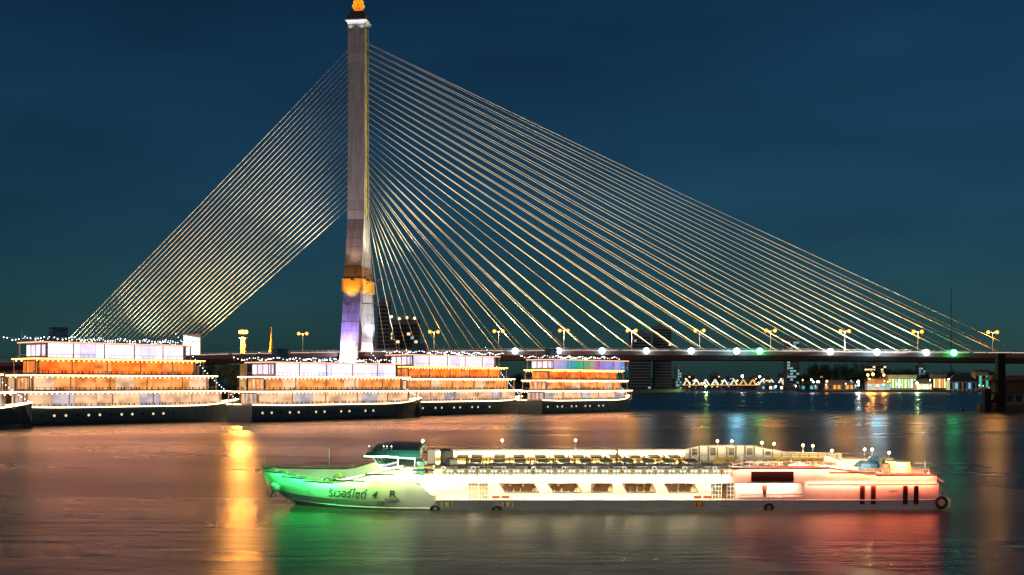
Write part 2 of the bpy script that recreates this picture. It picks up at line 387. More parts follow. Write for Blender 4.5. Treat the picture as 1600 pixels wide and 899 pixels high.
# street lamps on the deck (double headed, sodium)
sod = emat('sodium_bulb', (1.0, 0.34, 0.05), 3.4)
def make_street_lamp(h):
    e = empty('street_lamp')
    MB().tube([(0, 0, 0), (0, 0, h)], 0.13, 8, 0.08).build('post', steel, e)
    for sg in (-1, 1):
        MB().tube([(0, 0, h - 0.4), (sg * 0.7, 0, h + 0.15), (sg * 1.5, 0, h + 0.3)], 0.06, 6).build('arm', steel, e)
        hd = MB().loft([[(sg * x, y * k, h + 0.3 + zz) for y, zz in ((-0.25, -0.1), (0.25, -0.1), (0.15, 0.15), (-0.15, 0.15))] for x, k in ((1.3, 1), (2.3, 0.7))]).build('lamp_head', steel, e)
        MB().ball((sg * 1.8, 0, h + 0.12), 0.72, 10, 7).build('bulb', sod, hd, True)
    return e
SP = make_street_lamp(8.6); first = True
for px in (473, 678, 779, 881, 987, 1093, 1204, 1320, 1434, 1551):
    s = s_of_px(px, -13.2)
    o = SP if first else copy_tree(SP); first = False
    o.location = bw(s, -13.2, dz(s)); o.rotation_euler = (0, 0, -BA + random.uniform(-0.5, 0.5))
    tag(o, 'double-headed orange street lamp standing on the bridge deck', 'street lamp', 'street lamps along the bridge')
    lamp('street_lamp_light', 'POINT', (0, -1.0, 8.4), 5000 if px > 1100 else 3500, (1.0, 0.42, 0.08), o, 0.5)

# ------------------------------------------------------------------ the white river cruiser in front
BX = (410 - 800) / 18.0; BY = F / 18.0; HEEL = R(3.0); BEAM = 12.0
boat = empty('river_cruise_boat', (BX, BY, 0)); boat.rotation_euler = (HEEL, 0, 0)
tag(boat, 'long white river cruise boat lit green at the bow and red at the stern', 'boat')
BM = Matrix.Translation((BX, BY, 0)) @ Matrix.Rotation(HEEL, 4, 'X')
def bx_(px): return (px - 410) / 18.0
def bz_(py): return (797 - py) / 18.0
def rake(z): return lerp([(-1.2, 3.4), (0, 1.3), (0.3, 0.75), (0.8, 0.05), (1.5, -0.5), (2.3, -0.95), (3.0, -1.2)], z)
def hb(x, z):
    u = max(0.0, min(1.0, (x - rake(z)) / 12.5))
    full = 6.0 * (1 - (1 - u) ** 2.2)
    if x > 54: full -= 0.5 * ((x - 54) / 6) ** 2
    return full
def ys(x, z, side): return 6 - hb(x, z) if side < 0 else 6 + hb(x, z)
GUN = [(-1.2, 2.95), (0.3, 2.72), (2.6, 2.42), (5.6, 2.2), (6.6, 2.28), (11.6, 3.55), (12.6, 3.66), (14.6, 3.66)]
TOPR = [(40.5, 3.4), (42.4, 3.68), (48.8, 3.68), (52.5, 3.06), (58.4, 3.02)]
def side_patch(name, side, x0f, x1f, zlo, zhi, m, nx=40, nz=6, off=0.0, th=0.12):
    b = MB(); 
    for lay in (0.0, th):
        rings = []
        for j in range(nz + 1):
            ring = []
            for i in range(nx + 1):
                t = i / nx
                # iterate once for boundary depending on height
                za = zlo if not callable(zlo) else None
                xm = 0
                zz0 = zlo(0) if callable(zlo) else zlo
                x = None
                v = j / nz
                xs0 = x0f(zz0 + v) if callable(x0f) else x0f
                # first guess
                z = None
                xg = (x0f if not callable(x0f) else 0) + t * ((x1f if not callable(x1f) else 15) - (x0f if not callable(x0f) else 0))
                for _ in range(4):
                    lo = zlo(xg) if callable(zlo) else zlo
                    hi = zhi(xg) if callable(zhi) else zhi
                    z = lo + (hi - lo) * v
                    xa = x0f(z) if callable(x0f) else x0f
                    xb = x1f(z) if callable(x1f) else x1f
                    xg = xa + (xb - xa) * t
                y = ys(xg, z, side)
                y += -side * (lay - off) if True else 0
                if side < 0: y = min(y, 6 - 0.0) 
                ring.append((xg, y, z))
            rings.append(ring)
        b.loft(rings, closed=False)
    return b.build(name, m, boat, False)
for side in (-1, 1):
    side_patch('lower_hull', side, 15.0, lambda z: 59.0 + 0.6 * min(1, max(0, z)), -1.0, 0.85, hullwhite, 40, 6)
    side_patch('bow_bottom', side, rake, 15.0, -1.0, 0.12, hullwhite, 30, 4)
    side_patch('bow_side', side, rake, lambda z: 13.0 + 2.0 * max(0, min(1, (2.35 - z) / 1.5)) ** 0.6, 0.125, lambda x: lerp(GUN, x), hullwhite, 44, 10)
    side_patch('fascia_band', side, 13.02, 40.5, 2.35, 2.92, white, 10, 2)
    side_patch('stern_side', side, 47.0, 58.8, 0.86, 2.30, hullwhite, 14, 3)
    side_patch('stern_upper_side', side, 40.52, 58.6, 2.33, lambda x: lerp(TOPR, x), hullwhite, 36, 4, 0.05)
    for a in (GUN, TOPR):
        b = MB()
        xs = [a[0][0] + (a[-1][0] - a[0][0]) * i / 40 for i in range(41)]
        b.tube([(x, ys(x, lerp(a, x), side), lerp(a, x) + 0.05) for x in xs], 0.09, 6)
        b.build('gunwale_cap', mat('teak_rail', (0.14, 0.07, 0.04), 0.5), boat, True)
    MB().tube([(x, ys(x, 0.14, side) + side * 0.05, 0.14) for x in [1.1 + 13.9 * i / 30 for i in range(31)]], 0.06, 6).build('rubbing_strake', white, boat, True)
    b = MB().tube([(x, ys(x, 0.85, side) + side * 0.06, 0.85) for x in [15 + 43.5 * i / 50 for i in range(51)]], 0.06, 6)
    b.build('rubbing_strake', white, boat, True)
# stern transom and bathing platform
MB().loft([[(x, y, z) for y in (0.6, 11.4) for x, z in ()] or [(58.5, 0.5, 3.0), (58.5, 11.5, 3.0), (59.4, 11.4, 2.35), (59.4, 0.6, 2.35)],
           [(58.2, 0.5, 3.0), (58.2, 11.5, 3.0), (59.1, 11.4, 2.35), (59.1, 0.6, 2.35)]]).build('stern_visor', hullwhite, boat)
MB().quad((58.7, 0.5, 0.85), (58.7, 11.5, 0.85), (58.6, 11.5, 2.4), (58.6, 0.5, 2.4)).build('transom', hullwhite, boat)
MB().box(58.9, 60.0, 0.7, 11.3, 0.1, 0.85).build('stern_platform', hullwhite, boat)
for y in (0.9, 3, 6, 9, 11): MB().tube([(59.9, y, 0.85), (59.4, y, 1.7), (58.8, y, 2.2)], 0.05, 6).build('stern_stay', steel, boat)
# decks
deckm = mat('cream_deck', (0.62, 0.55, 0.42), 0.6, 0, 0.1)
def deck_sheet(x0, x1, z, inset, n, name, m, zz=None):
    b = MB(); rings = []
    for i in range(n + 1):
        x = x0 + (x1 - x0) * i / n; q = z if zz is None else zz(x)
        rings.append([(x, ys(x, q, -1) + inset, q), (x, ys(x, q, 1) - inset, q), (x, ys(x, q, 1) - inset, q - 0.08), (x, ys(x, q, -1) + inset, q - 0.08)])
    return b.loft(rings).build(name, m, boat)
deck_sheet(0.3, 15, 1.25, 0.1, 20, 'bow_deck', deckm)
deck_sheet(9.2, 15, 2.55, 0.2, 10, 'foredeck_ramp', deckm, lambda x: lerp([(9.2, 1.6), (12.5, 2.85), (15, 2.9)], x))
deck_sheet(14.9, 58.4, 2.9, 0.14, 30, 'upper_deck', deckm)
MB().box(14.5, 58.4, 0.3, 11.7, 2.28, 2.33).build('cabin_ceiling', white, boat)
MB().box(13.5, 58.4, 0.25, 11.75, 0.70, 0.80).build('cabin_floor', mat('cabin_floor', (0.45, 0.32, 0.2), 0.5), boat)
MB().box(14.5, 58, 11.0, 11.1, 0.8, 2.28).build('cabin_far_wall', mat('cabin_cream', (0.75, 0.66, 0.5), 0.6), boat)
MB().box(14.4, 14.5, 1.05, 11, 0.8, 2.28).build('cabin_front_bulkhead', white, boat)
# recessed cabin wall with slanted windows
WIN = [(779, 834, 789, 843), (855, 900, 865, 910), (925, 958, 925, 958), (973, 1020, 981, 1027), (1039, 1086, 1047, 1093)]
ZT, ZB = bz_(756.5), bz_(771.5)
YW = 0.95
def wall_piece(b, pts): b.loft([[(x, YW, z) for x, z in pts], [(x, YW + 0.1, z) for x, z in pts]])
segs = []; prev_t = prev_b = bx_(763)
b = MB(); wall_piece(b, [(bx_(650), 0.8), (bx_(731), 0.8), (bx_(731), 2.28), (bx_(650), 2.28)])
b.build('cabin_wall_panel', white, boat)
b = MB(); wall_piece(b, [(bx_(763), 0.8), (bx_(1114), 0.8), (bx_(1114), ZB), (bx_(763), ZB)]); b.build('cabin_wall_panel', white, boat)
b = MB(); wall_piece(b, [(bx_(763), ZT), (bx_(1114), ZT), (bx_(1114), 2.28), (bx_(763), 2.28)]); b.build('cabin_wall_panel', white, boat)
for tl, tr, bl, br in WIN + [(1114, 1114, 1114, 1114)]:
    b = MB(); wall_piece(b, [(prev_b, ZB), (bx_(bl), ZB), (bx_(tl), ZT), (prev_t, ZT)]); b.build('cabin_wall_panel', white, boat)
    prev_t, prev_b = bx_(tr), bx_(br)
for tl, tr, bl, br in WIN:
    wn = MB()
    c4 = [(bx_(bl), ZB), (bx_(br), ZB), (bx_(tr), ZT), (bx_(tl), ZT)]
    for i in range(4):
        p, q = c4[i], c4[(i + 1) % 4]; wn.tube([(p[0], YW, p[1]), (q[0], YW, q[1])], 0.045, 4)
    wo_ = wn.build('window', mat('window_frame', (0.35, 0.3, 0.25), 0.5), boat)
    MB().quad(*[(x, YW + 0.05, z) for x, z in c4]).build('pane', glass(), wo_)
b = MB(); wall_piece(b, [(bx_(1152), 0.8), (bx_(1300), 0.8), (bx_(1300), 2.28), (bx_(1152), 2.28)]); b.build('cabin_wall_panel', white, boat)
# doors: glazed lattice doors by the forward gangway
def lattice_door(px0, px1, zb, zt, nx, nz):
    d = MB(); x0, x1 = bx_(px0), bx_(px1)
    for i in range(nx + 1):
        x = x0 + (x1 - x0) * i / nx; d.box(x - 0.03, x + 0.03, YW - 0.02, YW + 0.05, zb, zt)
    for j in range(nz + 1):
        zq = zb + (zt - zb) * j / nz; d.box(x0, x1, YW - 0.025, YW + 0.055, zq - 0.03, zq + 0.03)
    o = d.build('door', white, boat)
    MB().quad((x0, YW + 0.02, zb), (x1, YW + 0.02, zb), (x1, YW + 0.02, zt), (x0, YW + 0.02, zt)).build('pane', glass(), o)
lattice_door(732, 746, 0.8, 2.26, 3, 4); lattice_door(748, 762, 0.8, 2.26, 3, 4)
lattice_door(1116, 1130, 0.8, 2.26, 3, 4); lattice_door(1139, 1150, 0.8, 2.26, 2, 4)
for px0, px1 in ((744, 763), (1122, 1153)):    # gangway recess, lit steps cut in the bulwark
    MB().box(bx_(px0), bx_(px1), -0.035, 0.02, bz_(792), 0.83).build('gangway_gate', mat('lit_cream', (0.85, 0.8, 0.6), 0.5), boat)
    for k in range(3): MB().box(bx_(px0) + 0.1, bx_(px1) - 0.1, -0.1 - 0.05 * k, -0.04, bz_(792) + 0.06 + 0.2 * (2 - k), bz_(792) + 0.12 + 0.2 * (2 - k)).build('step', steel, boat)
MB().box(bx_(1153), bx_(1255), -0.02, 0.08, 0.85, 1.1).build('bulwark', hullwhite, boat)
b = MB().tube([(bx_(1156), 0.05, 1.28), (bx_(1258), 0.05, 1.36)], 0.03, 6)
for px in range(1156, 1259, 17): b.tube([(bx_(px), 0.05, 1.05), (bx_(px), 0.05, 1.3)], 0.02, 5)
b.build('side_rail', mat('red_paint', (0.5, 0.05, 0.03), 0.4), boat)
# recess upper decoration, dark stern screen, louvred windows, hatch outlines
MB().box(bx_(1173), bx_(1239), -0.11, -0.06, bz_(752), bz_(736.5)).build('display_screen', mat('screen_black', (0.012, 0.004, 0.006), 0.25), boat)
for px in (1343, 1360, 1410, 1427):
    o = MB().box(bx_(px - 0), bx_(px + 7.5), -0.075, -0.06, bz_(788), bz_(759)).build('louvre_window', mat('louvre_red', (0.16, 0.02, 0.015), 0.5), boat)
    for k in range(9):
        zq = bz_(786) + k * 0.175
        MB().box(bx_(px) + 0.03, bx_(px + 7.5) - 0.03, -0.10, -0.078, zq, zq + 0.08).build('slat', mat('slat_dark', (0.05, 0.012, 0.012), 0.5), o)
def outline(name, px0, px1, py0, py1, m, y=-0.09, t=0.025):
    b = MB(); x0, x1, z0, z1 = bx_(px0), bx_(px1), bz_(py1), bz_(py0)
    b.box(x0, x1, y, y + 0.03, z0, z0 + t); b.box(x0, x1, y, y + 0.03, z1 - t, z1); b.box(x0, x0 + t, y, y + 0.03, z0 + t, z1 - t); b.box(x1 - t, x1, y, y + 0.03, z0 + t, z1 - t)
    return b.build(name, m, boat)
outline('side_hatch', 1388.5, 1402, 763, 788, hullwhite); outline('side_hatch', 728, 745, 781, 792, white); outline('side_hatch', 927, 942, 781, 793, white); outline('side_hatch', 945, 960, 781, 793, white)
for px in (698, 793, 1092):      # scupper plates with black slots
    o = MB().box(bx_(px - 9), bx_(px + 9), -0.10, -0.05, bz_(792), bz_(784)).build('bitt_plate', mat('plate_yellow', (0.75, 0.62, 0.3), 0.5) if px < 1000 else mat('plate_orange', (0.65, 0.2, 0.08), 0.5), boat)
    for q in (-5, 4): MB().box(bx_(px + q), bx_(px + q + 2), -0.13, -0.102, bz_(791), bz_(785)).build('slot', black, o)
for px in (775, 790, 1090, 1105):
    MB().box(bx_(px - 6), bx_(px + 6), -0.02, 0.06, bz_(779), bz_(775)).build('life_vest_box', mat('vest_orange', (0.75, 0.16, 0.05), 0.6), boat)
def tyre(px, py, r=0.33, y=-0.22):
    c = (bx_(px), y, bz_(py)); p = BM @ Vector(c)
    o = MB().torus((0, 0, 0), r, 0.13, 'y', 16, 8).build('tyre_fender', black, None, True)
    o.location = p
    MB().tube([(0, 0.0, r), (0, 0.1, r + 0.75)], 0.025, 5).build('rope', mat('rope', (0.5, 0.42, 0.25), 0.9), o)
    return o
for px, py, lb_ in ((680, 796, 'black tyre fender hanging below the curved front end of the lit cabin wall'), (776, 796, 'black tyre fender half in the water beside the forward gangway'),
                    (1200, 792, 'black tyre fender hanging below the man in red'), (1470, 785, 'large black tyre fender on the boat stern corner')):
    tag(tyre(px, py, 0.45 if px == 1470 else 0.33, -0.3 if px < 1400 else -0.1), lb_, 'fender', 'tyre fenders of the cruiser')
# bow: anchor in hawse pipe, mooring lines, jackstaff, windlass, rails
b = MB().lathe([(0.28, 0), (0.34, 0.25), (0.36, 0.7)], 10)
o = b.build('hawse_pipe', hullwhite, boat, True); o.location = (0.5, 4.5, 1.3); o.rotation_euler = (R(60), R(-50), 0)
b = MB().tube([(0, 0, -0.4), (0, 0, 0.5)], 0.07, 6)
for k in (-1, 1): b.tube([(0, 0, -0.4), (k * 0.3, 0, -0.2), (k * 0.42, 0, 0.1)], 0.06, 6, 0.03)
o = b.build('anchor', mat('anchor_iron', (0.12, 0.14, 0.12), 0.5, 0.5), boat); o.location = (0.1, 3.9, 0.9); o.rotation_euler = (0, R(25), 0)
MB().tube([(-0.9, 6, 2.85), (-0.88, 6, 4.5)], 0.035, 6, 0.02).build('jackstaff', steel, boat)
b = MB()
for k in range(4): b.tube([(-1.05 + 0.1 * k, 5.7, 3.1), (-0.9 + 0.2 * k, 5.3, 2.0 - 0.1 * k), (-0.5 - 0.05 * k, 5.2, 1.4)], 0.025, 5)
b.build('mooring_rope', mat('rope', (0.5, 0.42, 0.25), 0.9), boat)
for side in (-1, 1):
    b = MB(); pts = [(x, ys(x, lerp(GUN, x), side), lerp(GUN, x) + 0.36) for x in (-0.8, 0.4, 1.5, 2.6, 3.8, 5, 6.4)]
    b.tube(pts, 0.025, 5)
    for p in pts: b.tube([p, (p[0], p[1], p[2] - 0.36)], 0.025, 5)
    b.build('bow_rail', steel, boat)
MB().tube([(4.2, 10.9, 2.4), (4.2, 10.9, 4.3)], 0.03, 6).build('flag_pole', steel, boat)
wl = MB().box(5.0, 6.6, 4.6, 7.0, 1.25, 1.7).build('windlass', mat('windlass_brown', (0.28, 0.15, 0.06), 0.6), boat)
o = MB().lathe([(0.5, -0.9), (0.3, -0.8), (0.3, 0.8), (0.5, 0.9)], 12).build('drum', mat('windlass_brown', (0.28, 0.15, 0.06), 0.6), wl, True); o.location = (5.8, 5.8, 1.95); o.rotation_euler = (R(90), 0, 0)
MB().torus((5.0, 4.2, 1.95), 0.3, 0.07, 'y').build('hand_wheel', dark, wl, True)
for x in (3.5, 4.3, 7.4, 8.2): MB().tube([(x, 3.2, 1.25), (x, 3.2, 1.75)], 0.1, 8).build('bollard', dark, boat)
b = MB()
for x in (4.4, 7.7):
    b.tube([(x, 2.2, 1.25), (x, 2.2, 2.15)], 0.03, 5)
b.tube([(4.4, 2.2, 2.15), (7.7, 2.2, 2.15)], 0.03, 5); b.tube([(4.4, 2.2, 1.7), (7.7, 2.2, 1.7)], 0.025, 5); b.tube([(3.4, 2.6, 1.3), (4.4, 2.2, 2.15)], 0.03, 5)
b.build('well_rail', steel, boat)
# inner bow bulkhead with ramp
MB().box(9.1, 9.2, 1.6, 10.4, 1.25, 2.5).build('bow_bulkhead', mat('cabin_cream', (0.75, 0.66, 0.5), 0.6), boat)
# wheelhouse: raked windows and visor roof
WX0, WX1 = bx_(578), bx_(650)
wh = MB().loft([[(WX0 + 0.9, 2.6, 2.9), (WX1, 2.6, 2.9), (WX1, 9.4, 2.9), (WX0 + 0.9, 9.4, 2.9)], [(WX0 + 0.6, 2.6, 3.4), (WX1, 2.6, 3.4), (WX1, 9.4, 3.4), (WX0 + 0.6, 9.4, 3.4)]]).build('wheelhouse', mat('wheelhouse_paint', (0.5, 0.55, 0.5), 0.5), boat)
b = MB()
zA, zB_ = 3.4, 4.55
for y in (2.6, 4.3, 6, 7.7, 9.4): b.tube([(WX0 + 0.6, y, zA), (WX0 - 0.2, y, zB_)], 0.06, 5)
for y in (2.6, 9.4):
    for x in (WX0 + 0.6, WX0 + 2.2, WX1 - 0.3): b.tube([(x, y, zA), (x - (0.8 if x < WX0 + 1 else 0), y, zB_)], 0.06, 5)
b.build('window_post', white, wh)
MB().quad((WX0 + 0.6, 2.6, zA), (WX0 + 2.2, 2.6, zA), (WX0 + 2.2, 2.6, zB_), (WX0 - 0.2, 2.6, zB_)).build('pane', glass('bridge_glass', (0.5, 0.7, 0.75), 0.75), wh)
MB().quad((WX0 + 0.6, 2.6, zA), (WX0 + 0.6, 9.4, zA), (WX0 - 0.2, 9.4, zB_), (WX0 - 0.2, 2.6, zB_)).build('pane', glass('bridge_glass', (0.5, 0.7, 0.75), 0.75), wh)
MB().box(WX0 + 1.2, WX0 + 2.0, 3.2, 8.8, 3.0, 3.7).build('helm_console', mat('console', (0.05, 0.08, 0.12), 0.4), wh)
rr = []
for x, z0, z1, yi in ((WX0 - 0.75, 4.42, 4.5, 2.4), (WX0 - 0.1, 4.5, 4.85, 2.0), (WX0 + 1.2, 4.5, 4.98, 1.8), (WX1 - 0.2, 4.36, 4.95, 1.8), (WX1 + 0.2, 4.36, 4.9, 1.9)):
    rr.append([(x, yi, z0), (x, 12 - yi, z0), (x, 12 - yi - 0.5, z1), (x, 6, z1 + 0.1), (x, yi + 0.5, z1)])
MB().loft(rr).build('wheelhouse_roof', mat('green_roof', (0.02, 0.13, 0.08), 0.35), wh)
MB().tube([(WX0 - 0.7, 2.25, 4.42), (WX0 + 1.2, 1.72, 4.42), (WX1 - 0.3, 1.72, 4.27)], 0.06, 6).build('led_strip', emat('led_green', (0.35, 1.0, 0.45), 7), wh)
MB().tube([(WX0 - 0.75, 2.4, 4.42), (WX0 - 0.75, 9.6, 4.42)], 0.05, 6).build('led_strip', emat('led_green', (0.35, 1.0, 0.45), 7), wh)
b = MB()
for x in (WX0 - 0.5, WX0 + 0.8, WX0 + 1.1, WX0 + 1.5): b.ball((x, 4, 5.12), 0.05, 6, 4)
b.build('roof_lamps', emat('roof_lamp', (0.9, 1, 0.7), 6), wh)
o = MB().tube([(WX1 + 0.1, 6, 4.9), (WX1 + 0.1, 6, 5.5)], 0.05, 6).build('mast', steel, wh)
b = MB()
for k in range(-3, 4): b.ball((WX1 + 0.1 + 0.12 * (k % 2), 6 + 0.25 * k, 5.35 + 0.06 * (k % 3)), 0.05, 6, 4)
b.build('mast_lamps', emat('mast_lamp', (1, 0.9, 0.7), 9), o)
# equipment clutter behind the wheelhouse
for i, (px, y, sx, sy, h, mm) in enumerate([(655, 2.0, 0.6, 0.8, 1.1, 'green_roof'), (664, 8.5, 0.7, 1.2, 1.5, 'cabin_cream'), (671, 2.6, 0.8, 1, 0.7, 'weathered_wood'), (692, 6, 0.8, 1.6, 1.7, 'dark_metal'), (703, 3.4, 0.7, 0.9, 1.2, 'dark_metal'), (686, 2.4, 1.3, 1.0, 0.55, 'weathered_wood')]):
    c = BM @ Vector((bx_(px), y, 2.905))
    b = MB().box(-sx / 2, sx / 2, -sy / 2, sy / 2, 0, h * 0.86)
    b.loft([[(-sx / 2 - .05, -sy / 2 - .05, h * .86), (sx / 2 + .05, -sy / 2 - .05, h * .86), (sx / 2 + .05, sy / 2 + .05, h * .86), (-sx / 2 - .05, sy / 2 + .05, h * .86)], [(-sx / 2, -sy / 2, h), (sx / 2, -sy / 2, h), (sx / 2, sy / 2, h), (-sx / 2, sy / 2, h)]])
    o = b.build('deck_locker', MATS[mm]); o.location = c; o.rotation_euler = (HEEL, 0, 0.1 * i)
    tag(o, ['small green locker right behind the wheelhouse', 'tall cream cabinet by the far rail behind the wheelhouse', 'low brown crate on the deck behind the wheelhouse', 'tall black cabinet between wheelhouse and first dining table', 'dark waist-high box standing before the first dining table', 'long low wooden chest by the near rail'][i], 'locker')
# upper deck rails: near rail with light panels, far white wall with yellow skirting
b = MB()
x = bx_(678)
while x < bx_(1140):
    b.tube([(x, 0.1, 2.9), (x, 0.1, 3.86)], 0.02, 5); x += 0.95
b.tube([(bx_(676), 0.1, 3.88), (bx_(1140), 0.1, 3.88)], 0.035, 6); b.tube([(bx_(676), 0.1, 3.55), (bx_(1140), 0.1, 3.55)], 0.02, 5)
b.build('deck_rail', steel, boat)
px = 678
panel_me = MB().box(0, 0.86, 0.0, 0.05, 0, 0.72).mesh('rail_panel', mat('panel_olive', (0.55, 0.48, 0.28), 0.5))
pf = MB().box(0, 0.86, -0.02, 0, 0.34, 0.38).box(0.4, 0.46, -0.02, 0, 0, 0.72).mesh('panel_bar', white)
lm = MB()
for dx in (0.16, 0.48):
    for q in (0.2, 0.54):
        cx = dx + 0.1
        lm.box(cx - 0.10, cx + 0.10, -0.045, -0.025, q - 0.03, q + 0.03); lm.box(cx - 0.03, cx + 0.03, -0.05, -0.026, q - 0.10, q + 0.10)
lmw = lm.mesh('star_lights', emat('star_white', (0.8, 1.0, 0.92), 2.2))
while px < 1135:
    p = link('rail_panel', panel_me, boat, (bx_(px), -0.10, 2.84))
    link('panel_bar', pf, p); link('star_lights', lmw, p)
    px += 17.3
for k in range(10):
    px = 693 + k * 47
    MB().torus((bx_(px), -0.14, 3.62), 0.17, 0.045, 'y', 14, 6).build('life_ring', white, boat, True)
FZ = 2.9
MB().box(bx_(660), bx_(1110), 11.78, 11.88, 3.25, 4.02).build('far_rail_screen', white, boat)
MB().box(bx_(660), bx_(1110), 11.70, 11.775, 2.92, 3.24).build('far_skirting', mat('skirting_yellow', (0.75, 0.48, 0.06), 0.5), boat)
MB().box(bx_(660), bx_(1110), 11.72, 11.94, 4.03, 4.09).build('far_rail_cap', mat('teak_rail', (0.14, 0.07, 0.04), 0.5), boat)
# aft far-side coaming with the raised hump
pf_ = [(1100, 4.06), (1125, 4.40), (1215, 4.40), (1275, 3.66), (1330, 3.62), (1370, 3.58), (1372, 2.95), (1100, 2.95)]
MB().prism([(bx_(p), z) for p, z in pf_], lambda x, z: (x, 11.55, z), lambda x, z: (x, 11.7, z)).build('aft_far_coaming', white, boat)
MB().tube([(bx_(p), 11.6, z + 0.05) for p, z in pf_[:6]], 0.06, 6).build('aft_far_rail', mat('teak_rail', (0.14, 0.07, 0.04), 0.5), boat)
cz_ = [(bx_(p), z) for p, z in pf_[:6]]
for k in range(17):
    x = bx_(1108) + k * 0.88
    MB().box(x - 0.05, x + 0.05, 11.44, 11.54, 2.95, lerp(cz_, x) - 0.05).build('coaming_post', mat('teak_rail', (0.14, 0.07, 0.04), 0.5), boat)
    if k % 2 == 0 and k < 14: MB().box(x + 0.2, x + 0.7, 11.46, 11.54, 3.45, lerp(cz_, x + 0.5) - 0.18).build('coaming_window', mat('bronze_glass', (0.12, 0.09, 0.05), 0.2), boat)
MB().box(bx_(1150), bx_(1360), 11.3, 11.5, 2.95, 3.3).build('aft_bench_base', mat('skirting_yellow', (0.75, 0.48, 0.06), 0.5), boat)
b = MB()
for k in range(24):
    x = bx_(1145) + k * 0.72; b.tube([(x, 0.2, lerp(TOPR, x)), (x, 0.2, lerp(TOPR, x) + 0.5)], 0.02, 5)
xs = [bx_(1145) + k * 0.72 for k in range(24)]
b.tube([(x, 0.2, lerp(TOPR, x) + 0.5) for x in xs], 0.03, 5); b.build('aft_near_rail', white, boat)
# aft superstructure: stair housing, white sloped cabin tops and service boxes
MB().prism([(bx_(1325), 2.9), (bx_(1368), 2.9), (bx_(1360), 3.2), (bx_(1330), 3.75)], lambda x, z: (x, 5, z), lambda x, z: (x, 9, z)).build('stair_housing', white, boat)
MB().prism([(bx_(1180), 2.9), (bx_(1240), 2.9), (bx_(1236), 3.45), (bx_(1190), 3.45)], lambda x, z: (x, 7, z), lambda x, z: (x, 10.5, z)).build('aft_cabin_top', white, boat)
MB().prism([(bx_(1285), 2.9), (bx_(1330), 2.9), (bx_(1322), 3.55), (bx_(1290), 3.65)], lambda x, z: (x, 2, z), lambda x, z: (x, 5, z)).build('bar_counter', mat('cabin_cream', (0.75, 0.66, 0.5), 0.6), boat)
for i, (px, y, sx, sy, h, c_, n_) in enumerate([(a_[0], a_[1], a_[2] * .7, a_[3] * .8, a_[4] * .72, a_[5], a_[6]) for a_ in [(1385, 6, 2.4, 2.2, 0.9, 'tarp_blue', 'blue tarpaulin-covered pile on the stern deck beside the white stair housing'), (1398, 3, 1.0, 1.2, 1.1, 'weathered_wood', 'brown wooden cupboard on the stern deck in front of the blue pile'), (1412, 8, 2.0, 1.8, 1.2, 'tarp_blue', 'taller blue covered pile near the stern rail'), (1424, 4, 2.6, 2.4, 1.25, 'plate_yellow', 'wide yellow locker on the stern deck'), (1404, 5, 0.7, 0.7, 1.5, 'dark_metal', 'black upright funnel box on the stern deck')]]):
    if c_ == 'tarp_blue': mat('tarp_blue', (0.06, 0.2, 0.42), 0.6, 0, 0.3, 4, 0.4)
    rings = []
    for k, q in ((1, 0), (1.03, 0.3), (0.96, 0.75), (0.7 if c_ == 'tarp_blue' else 0.94, 1.0)):
        rings.append([(sx / 2 * k * math.cos(a) * (1.25 if abs(math.cos(a)) > 0.3 else 1), sy / 2 * k * math.sin(a) * 1.2, h * q) for a in [math.pi / 4 + math.pi / 4 * j for j in range(8)]])
    o = MB().loft(rings).build('deck_locker' if c_ != 'tarp_blue' else 'covered_pile', MATS[c_]); o.location = BM @ Vector((bx_(px), y, 2.905)); o.rotation_euler = (HEEL, 0, 0.15 * i)
    tag(o, n_, 'locker' if c_ != 'tarp_blue' else 'tarpaulin')
b = MB()
for k in range(9): b.tube([(bx_(1380 + 9 * k), 0.3, 3.0), (bx_(1380 + 9 * k), 0.3, 3.55)], 0.03, 5)
b.tube([(bx_(1380), 0.3, 3.55), (bx_(1452), 0.3, 3.5)], 0.03, 5); b.build('stern_rail', white, boat)
MB().tube([(bx_(1455), 1.5, 2.9), (bx_(1453), 1.5, 4.1)], 0.08, 8).build('ensign_staff', dark, boat)
# lettering and emblem on the bow
def text(body, px, py, h, m, parent, shear=0.0, align='LEFT', y=None, dep=0.012, ext=1.0):
    cu = bpy.data.curves.new('lettering', 'FONT'); cu.body = body; cu.size = h; cu.shear = shear; cu.extrude = dep; cu.align_x = align
    t = bpy.data.objects.new('lettering_tmp', cu); col.objects.link(t)
    dg = bpy.context.evaluated_depsgraph_get(); dg.update()
    me = bpy.data.meshes.new_from_object(t.evaluated_get(dg)); bpy.data.objects.remove(t)
    me.materials.clear(); me.materials.append(m)
    x0 = bx_(px); z0 = bz_(py)
    for v in me.vertices:
        x = x0 + v.co.x * ext; z = z0 + v.co.y
        v.co = (x, ys(x, z, -1) - 0.03 - v.co.z, z)
    return link('lettering', me, parent)
letm = mat('letter_green', (0.035, 0.06, 0.03), 0.5)
text('ริเวอร์ไซด์', 508, 779, 1.0, letm, boat, 0.3, ext=0.92)
text('4', 580, 779, 0.9, letm, boat, 0.3)
text('6700', 590, 786, 0.22, letm, boat, 0.2, ext=1.2); text('57628', 587, 790, 0.22, letm, boat, 0.2, ext=1.2)
text('R', 607, 777, 0.85, letm, boat, 0.1, ext=1.3)
yy = ys(bx_(611), 1.0, -1) - 0.05
MB().tube([(bx_(601 + 2 * k), ys(bx_(601 + 2 * k), 1.0, -1) - 0.05, bz_(780) + 0.07 * math.sin(k * 1.4)) for k in range(12)], 0.035, 5).build('emblem_wave', letm, boat)
